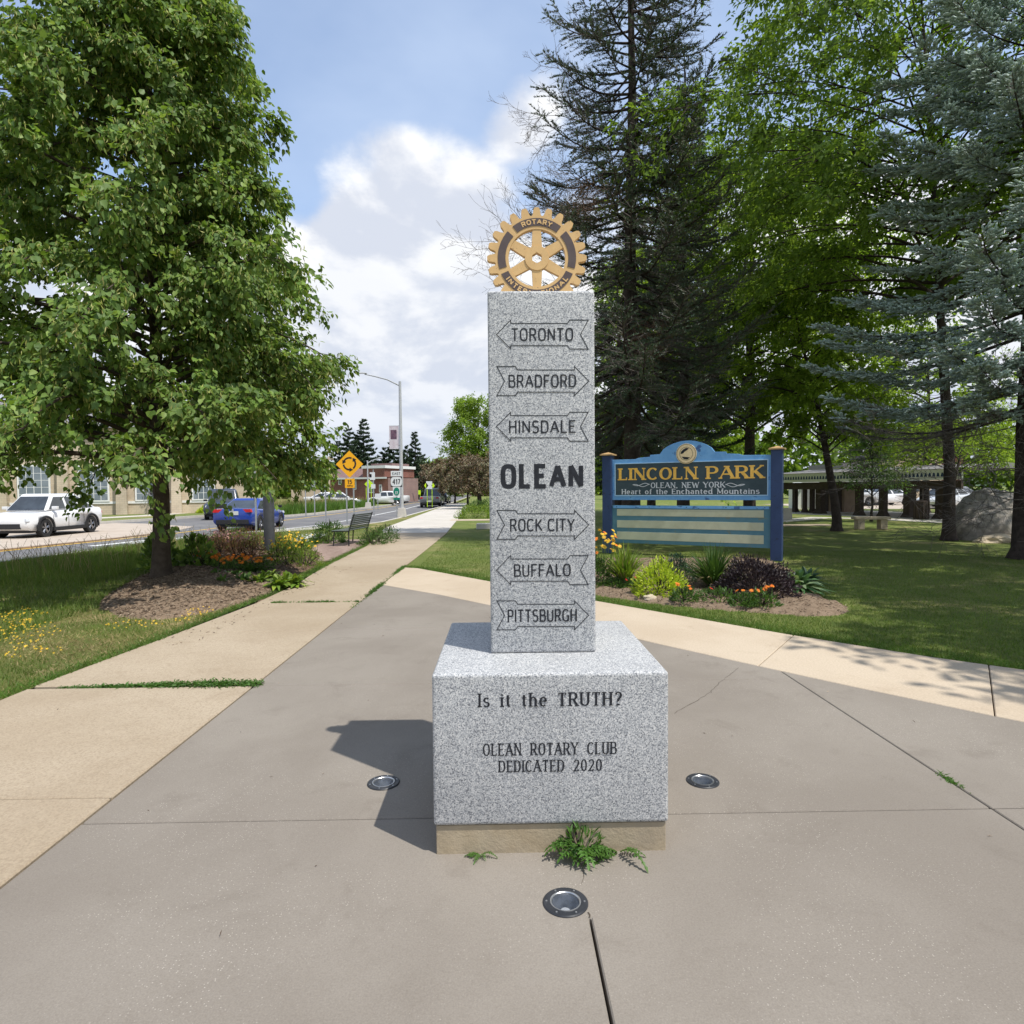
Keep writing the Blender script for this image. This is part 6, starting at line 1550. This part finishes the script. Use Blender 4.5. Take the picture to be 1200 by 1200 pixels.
# tan church-like building across the road
Ct = thing('stone_building', 'tan stone building with tall white many paned windows across the road', 'building', (-33.5, 44.0, 0), math.radians(22))
MB().bb(-16, 13.2, 0, 14, 0, 6.2).build('wall', M['tan_stonework'], Ct)
rf = MB(); rf.add([(-16.5, -.5, 6.2), (13.6, -.5, 6.2), (13.6, 14.5, 6.2), (-16.5, 14.5, 6.2), (-16.5, 7, 8.6), (13.6, 7, 8.6)], [(0, 1, 5, 4), (2, 3, 4, 5), (1, 2, 5), (3, 0, 4), (3, 2, 1, 0)]); rf.build('roof', M['roof_grey'], Ct)
for x in (-14.5, -11, -7.5, -4, -.5, 3, 6.5, 10): MB().box((x, -.32, 2.1), (.7, .62, 4.2), taper=.8).build('buttress', M['tan_stonework'], Ct)
for x in (-12.75, -9.25, -5.75, -2.25, 1.25, 4.75, 8.25, 11.8): window(Ct, x, .95, 1.9 if x < 11 else 1.6, 2.6, 0, False, 4, 5)
MB().bb(-16.05, 13.25, -.06, -.002, .78, .95).build('sill_course', M['white_trim'], Ct)
GB = thing('stone_porch', 'pointed tan stone gable wing at the right end of the stone building', 'building', (-21.9, 49.6, 0), math.radians(22))
MB().prism([(-2.6, 0), (2.6, 0), (2.6, 2.8), (0.3, 4.6), (-.3, 4.6), (-2.6, 2.8)], 0, -5, Mx).build('wall', M['tan_stonework'], GB)
window(GB, -.2, .7, 2.2, 2.1, 0, False, 3, 5)
# shrubs and purple tree across the road
for i, (px, py, rx, rz_, m, lab) in enumerate(((157, 596, .9, 1.25, 'bluegreen', 'round dark green shrub in front of the stone building'), (173, 595, 1.3, 1.5, 'lime_dim', 'yellow green yew beside the round dark shrub'), (215, 594, 1.6, 1.15, 'lime_dim', 'wide yellow green shrub right of the linden trunk'), (255, 596, .9, 1.7, 'midgreen', 'tall green shrub at the corner of the gable wing'), (243, 597, .7, .5, 'lime', 'low yellow shrub below the gable wing'))):
    p = gp(px, py+4); bush('foundation_shrub', lab, 'shrub', p, rx, rz_, 1400, .16, M[m], 200+i, wr=.7)
p = gp(197, 601); broadleaf('purple_tree', 'small purple leaved tree across the road right behind the linden trunk', 'tree', (p[0], p[1], 0), 5.0, .13, 1.6, lambda z, a: 2.2, 24, 7, 4, 7, .2, M['purple_leaf'], [M['bark_dark']], 210, rise=.7, droop=.6)

# ================================================================== TREES UP THE STREET
def far_leafy(label, px, Y0, H, R_, leaf, seed, L=.5, zc=.55, z0=1.6, nl=40, name='street_tree', tr=.22, dens=1., group=None):
    p = at(px, 573, Y0)
    return broadleaf(name, label, 'tree', (p[0], p[1], 0), H, tr, z0, Rm_(H*zc, H*.5, R_, seed), nl, 8, 4, int(8*dens), L, leaf, [M['bark_dark']], seed, rise=H*.10, droop=.7, twig=H*.05, jit=H*.03, group=group)
far_leafy('tall round green tree beside the stone shaft up the street', 562, 62, 10.6, 3.2, M['maple_leaf'], 301, .26, .62, 3.0, 60, dens=1.5)
for i, (px, Y0, H, R_) in enumerate(((562, 52, 4.4, 2.3), (548, 60, 4.9, 2.6), (533, 72, 5.2, 2.9), (517, 92, 5.6, 3.2), (504, 118, 5.6, 3.6))):
    far_leafy(('nearest','second','third','fourth','farthest')[i]+' of the reddish brown plum trees lining the pavement', px, Y0, H, R_, M['plum_leaf'], 310+i, .20+.05*i, .62, 1.4, 40, name='plum_tree', tr=.12, group='plum trees lining the pavement')
for i, (px, Y0, H, w) in enumerate(((410, 108, 12.2, 3.6), (427, 112, 14.3, 3.6), (418, 116, 11.5, 3.8), (398, 112, 10.4, 3.4))):
    p = at(px, 573, Y0); conifer('far_spruce', ('first', 'tallest', 'third', 'leftmost')[i]+' of the dark spruces rising behind the brick building', (p[0], p[1], 0), H, .25, .8, w, [M['bark_dark'], M['spruce_dark']], 320+i, dz=.75, per=6, step=.30, nn=9, nl=.42, nw=.30, droop=.2, upt=.1, pw=.7, twl=.4, group='spruces behind the brick building')
for i, (px, Y0, H, w) in enumerate(((462, 120, 11.5, 4.6), (478, 125, 10.3, 4.6), (487, 108, 11.6, 2.4), (494, 118, 8.6, 3.4), (452, 118, 9.5, 4.2))):
    p = at(px, 573, Y0); conifer('far_spruce', ('broad dark spruce just left of the tall street lamp', 'dark spruce right of the tall street lamp', 'slender pointed spruce far up the street', 'low dark spruce right of the slender one', 'spruce between the brick building and the street lamp')[i], (p[0], p[1], 0), H, .25, .6, w, [M['bark_dark'], M['spruce_dark']], 340+i, dz=.75, per=6, step=.30, nn=9, nl=.42, nw=.30, droop=.2, upt=.1, pw=.75 if i != 2 else .9, twl=.4)
p = gp(550, 608); bush('yellow_shrub', 'yellow green shrub beside the pavement near the cross path', 'shrub', (p[0]+.3, p[1]+1, 0), 1.25, .85, 2600, .10, M['lime_dim'], 350)
p = gp(562, 600); bush('green_shrub', 'green shrub behind the yellow green shrub by the stone shaft', 'shrub', (p[0]+.3, p[1]+1, 0), 1.3, 1.0, 1800, .12, M['midgreen'], 351)
strip('cross_path', [tuple(G(528, 609.5)[:2]), tuple(G(588, 609)[:2]), tuple(G(640, 609)[:2])], 1.4, -.05, .006, M['tan'])
p = G(572, 620); tag(MB().box((p[0], p[1]+.3, .10), (.95, .6, .22)).build('concrete_block', M['curb'], bevel=.02), 'low pale concrete block on the lawn left of the stone shaft', 'block')

# far background wall of trees
gq = np.random.default_rng(60)
def tree_line(name, x0, x1, Y0, Y1, H, n, leaf, seed, L):
    g = np.random.default_rng(seed); c = np.stack([np.linspace(x0, x1, n)+g.normal(0, 1, n), np.linspace(Y0, Y1, n)+g.normal(0, 3, n), np.full(n, H*.45)], 1)
    hh = H*g.uniform(.7, 1.15, n); m = 420; w = np.repeat(np.arange(n), m); d = norm(g.normal(0, 1, (len(w), 3)))
    p = c[w]+d*g.uniform(.6, 1, len(w))[:, None]*np.stack([hh[w]*.5, hh[w]*.4, hh[w]*.55], 1); p[:, 2] = np.maximum(p[:, 2], .2)
    o = leaf_mesh(name, p, norm(g.normal(0, 1, d.shape)), norm(d+g.normal(0, .5, d.shape)), L*g.uniform(.6, 1.2, len(w)), L*.8, 'oval', leaf); o['kind'] = 'stuff'; o['label'] = 'distant wood that closes off the view'; return o
tree_line('distant_woods', -150, -24, 110, 150, 8.0, 40, M['maple_shaded'], 1, 1.6)
tree_line('distant_woods', -20, 60, 160, 150, 9, 26, M['maple_shaded'], 2, 1.8)
tree_line('distant_woods', 20, 130, 88, 60, 10, 40, M['maple_shaded'], 3, 1.3)
tree_line('distant_woods', -200, -70, 100, 20, 9, 30, M['maple_shaded'], 4, 1.6)
hl = MB()
for i in range(60):
    x = -700+i*24; h = 18+10*math.sin(i*.37)+6*math.sin(i*.9+1)
    h2 = 18+10*math.sin((i+1)*.37)+6*math.sin((i+1)*.9+1)
    hl.add([(x, 620, 0), (x+24, 620, 0), (x+24, 700, h2), (x, 700, h), (x, 900, h*.9), (x+24, 900, h2*.9)], [(0, 1, 2, 3), (3, 2, 5, 4)])
hl.build('hills', mat('wooded_hills', (.05, .085, .04), (.07, .11, .05), .05, 8, .95))['kind'] = 'structure'

# ================================================================== PARK, RIGHT SIDE
# picnic pavilion
def gat(px, py): return G(px, py)
pa, pb_ = gat(921, 600.5), gat(1110, 608.5)
pv = thing('picnic_pavilion', 'long picnic pavilion with white scalloped fascia on dark posts', 'pavilion', (pa[0], pa[1], 0), math.atan2(pb_[1]-pa[1], pb_[0]-pa[0]))
ca, sa = math.cos(pv.rotation_euler.z), math.sin(pv.rotation_euler.z)
def ploc(x, y): dx, dy = x-pa[0], y-pa[1]; return dx*ca+dy*sa, -dx*sa+dy*ca
PLn = math.dist(pa[:2], pb_[:2]); PZ = 2.25; DD = 5.0
M['dark_wood'] = mat('dark_brown_timber', (.045, .032, .026), (.065, .048, .038), 6, rough=.8)
M['tan_wall'] = mat('tan_brown_wall', (.26, .19, .14), (.31, .23, .17), 3, rough=.9)
fz0 = at(925, 565.5, pa[1])[2]; fz1 = at(925, 558, pa[1])[2]
MB().bb(-.6, PLn+1, -.5, -.42, fz0, fz1+.12).build('fascia', M['white_trim'], pv)
MB().bb(-.5, PLn+.9, -.40, -.25, fz0-.42, fz0-.02).build('beam', M['dark_wood'], pv)
rf = MB(); rf.add([(-.7, -.55, fz1+.13), (PLn+1.1, -.55, fz1+.13), (PLn+1.1, DD+.5, fz1+.13), (-.7, DD+.5, fz1+.13), (-.7, DD/2, fz1+.40), (PLn+1.1, DD/2, fz1+.40)], [(0, 1, 5, 4), (2, 3, 4, 5), (1, 2, 5), (3, 0, 4), (3, 2, 1, 0)])
rf.build('roof', M['roof_grey'], pv)
sc_ = (PLn+1.6)/58
for i in range(58):
    MB().prism([(-.6+(i+.12)*sc_, fz0+.16), (-.6+(i+.88)*sc_, fz0+.16), (-.6+(i+.66)*sc_, fz0+.34), (-.6+(i+.34)*sc_, fz0+.34)], .505, .512, Mx).build('scallop', M['navy'], pv)
for (px, py, w) in ((931.7, 600, .24), (943, 600.5, .2), (951.8, 601, .22), (961, 602, .36), (1004.7, 604.2, .3), (1032.3, 605.4, .3), (1064, 606.6, .34), (1068.5, 602.5, .3), (1099.8, 608.4, .42)):
    p = gat(px, py); x, y = ploc(p[0], p[1]); y = max(y, .0) if y < 1.0 else y
    o = MB().bb(x-w/2, x+w/2, y-w/2, y+w/2, 0, fz0-.42); o.box((x, y, .12), (w*1.6, w*1.6, .24), taper=.65); o.build('post', M['dark_wood'], pv)
for j in range(3): MB().bb(j*PLn/2-.08, j*PLn/2+.08, DD-.08, DD+.08, 0, fz0).build('post', M['dark_wood'], pv)
MB().bb(-.6, 1.6, 3.0, DD-.4, 0, fz0).build('inner_wall', M['tan_wall'], pv)
for x in (-.3, .7): MB().bb(x, x+.7, 2.97, 2.995, .02, 2.0).build('door', M['dark_wood'], pv)
MB().bb(-1, PLn+2, -1.2, DD+1, -.02, .004).build('floor_slab', M['newwalk'], pv)
p = at(968, 590, 42.5); sh = thing('white_shed', 'small white shed with grey doors beneath the pavilion roof edge', 'shed', (p[0], p[1]+1.5, 0), -.1)
MB().bb(-1.25, 1.25, 0, 1.6, .0, 1.75).build('wall', M['white_trim'], sh)
MB().add([(-1.35, -.1, 1.75), (1.35, -.1, 1.75), (1.35, 1.7, 1.75), (-1.35, 1.7, 1.75), (0, -.1, 2.2), (0, 1.7, 2.2)], [(0, 1, 4), (2, 3, 5), (1, 2, 5, 4), (3, 0, 4, 5), (3, 2, 1, 0)]).build('roof', M['white_trim'], sh)
for s in (-1, 1): MB().bb(s*.5-.42, s*.5+.42, -.02, -.003, .1, 1.55).build('door', mat('grey_louvre', (.30, .30, .31), rough=.7), sh)
# paths
strip('park_path', [tuple(G(905, 611)[:2]), tuple(G(960, 606.5)[:2]), tuple(G(1040, 608.5)[:2]), tuple(G(1130, 613)[:2]), tuple(G(1200, 618)[:2])], 1.3, -.05, .006, M['newwalk'])
strip('park_path', [tuple(G(912, 615.5)[:2]), tuple(G(975, 615)[:2])], 1.2, -.05, .004, M['oldwalk'])
sheet('parking_lot', [(24, 44), (60, 34), (90, 46), (60, 62), (24, 58)], .002, M['apron'])
# stone bench
p = gat(1020.5, 620); sb = thing('stone_bench', 'backless concrete bench on two blocks in the middle of the park lawn', 'bench', (p[0], p[1], 0), -.12)
MB().bb(-.62, .62, -.2, .22, .36, .46).build('seat', M['stone_tan'], sb, bevel=.012)
for s in (-1, 1): MB().bb(s*.40-.12, s*.40+.12, -.16, .18, 0, .359).build('support', M['stone_tan'], sb, bevel=.01)
p = gat(920, 609); tag(MB().box((p[0], p[1], .28), (.5, .5, .56), taper=.92).build('concrete_planter', M['curb'], bevel=.02), 'pale concrete block just right of the park sign post', 'block')
p = gat(1079.5, 608.5); tb = thing('litter_barrel', 'dark slatted litter barrel between the pavilion posts', 'litter bin', (p[0], p[1], 0))
MB().lathe([(.30, 0), (.30, .86), (.26, .88), (.26, .8), (.001, .8)], n=20).build('drum', M['dark_wood'], tb, smooth=True)
for i in range(14):
    a = i*2*math.pi/14; MB().box((.315*math.cos(a), .315*math.sin(a), .43), (.02, .10, .82), rz=a).build('slat', M['dark_wood'], tb)
# boulder
p = gat(1166, 634); rock('boulder', 'large pale grey boulder behind the bare spruce branches at the right', 'boulder', (p[0]+1.0, p[1]+1.0, -.05), 1.55, 1.2, 1.5, mat('grey_boulder', (.40, .36, .31), (.24, .215, .19), 3.2, 9, .95, bump=1., bscale=10, blotch=(.13, .12, .10), bs=2.6), 27, sub=6, flat=.15, amp=.17)
rock('ledge_stone', 'flat slab of stone lying at the foot of the boulder', 'stone', (float(gat(1163, 634)[0]), float(gat(1163, 634)[1])-.25, .0), .62, .3, .22, M['stone_tan'], 15, sub=4, flat=.2)
# small columnar tree, crooked trunk, back trees
p = gat(1021, 611); broadleaf('young_tree', 'slim young columnar tree standing just behind the stone bench', 'tree', (p[0], p[1], 0), 5.6, .055, 1.1, lambda z, a: float(np.interp(z, [1., 1.8, 3, 4.5, 5.6], [.9, 1.15, .75, .5, .15])), 46, 7, 4, 7, .11, M['midgreen'], [M['bark_dark']], 401, rise=.7, droop=.5)
p = gat(1112, 613); broadleaf('crooked_tree', 'thin crooked tree with yellow green leaves left of the boulder', 'tree', (p[0], p[1], 0), 5.2, .09, 2.0, lambda z, a: 2.6, 30, 8, 4, 8, .13, M['maple_leaf'], [M['bark_dark']], 402, rise=.5, droop=.6, lean=(.9, 0))
p = gat(1180, 606); broadleaf('lawn_tree', 'broad tree with sunlit yellow green leaves behind the boulder', 'tree', (p[0], p[1]+6, 0), 11, .22, 2.6, Rm_(6, 4.6, 5.2, 3), 60, 9, 4, 9, .22, M['maple_leaf'], [M['bark_dark']], 403, rise=1., droop=.6)
# parked cars and buildings beyond
for i, (px, yy, kd, c, lab) in enumerate(((992, 50, 'suv', (.45, .46, .47), 'silver car parked left of the middle pavilion posts'), (1035, 52, 'sedan', (.72, .72, .72), 'white car parked beyond the pavilion, behind the young tree'), (1006, 53, 'suv', (.04, .07, .14), 'dark blue car parked next to the silver one'), (1108, 44, 'sedan', (.55, .56, .58), 'silver car behind the crooked tree'), (1118, 47, 'suv', (.04, .04, .045), 'black car behind the crooked tree'))):
    p = at(px, 573, yy); car(lab, 'car', (p[0], p[1], .01), math.pi+.15*i, 4.5, 1.8, 1.5, kd, paint('parked_paint', c), detail=False, group='cars parked beyond the pavilion')
p = at(1085, 573, 60); tb = thing('tan_building', 'pale tan building with brick end seen beyond the parking lot', 'building', (p[0], p[1], 0), -.15)
MB().bb(-3.5, 1.4, 0, 8, 0, 4.2).build('wall', mat('cream_wall', (.60, .47, .33), (.64, .52, .38), 2, rough=.9), tb); MB().bb(1.41, 3.2, -.05, 8, 0, 4.4).build('brick_end', M['brick'], tb)
MB().bb(-3.8, 3.5, -.4, 8.4, 4.41, 4.75).build('roof', M['roof_grey'], tb); MB().bb(-2.4, -.6, -.03, -.002, 1.0, 2.4).build('window', M['glass'], tb)
p = at(1050, 573, 62); wb = thing('white_building', 'white sided building with columns beyond the parked cars', 'building', (p[0], p[1], 0), -.1)
MB().bb(-5, 1.5, 0, 8, 0, 3.4).build('wall', M['white_trim'], wb); MB().bb(-5.3, 1.8, -.5, 8.3, 3.41, 3.9).build('roof', M['roof_grey'], wb)
for x in (-4.2, -2.4, -.6, 1.0): MB().bb(x-.15, x+.15, -.4, -.12, 0, 3.4).build('column', M['white_trim'], wb)
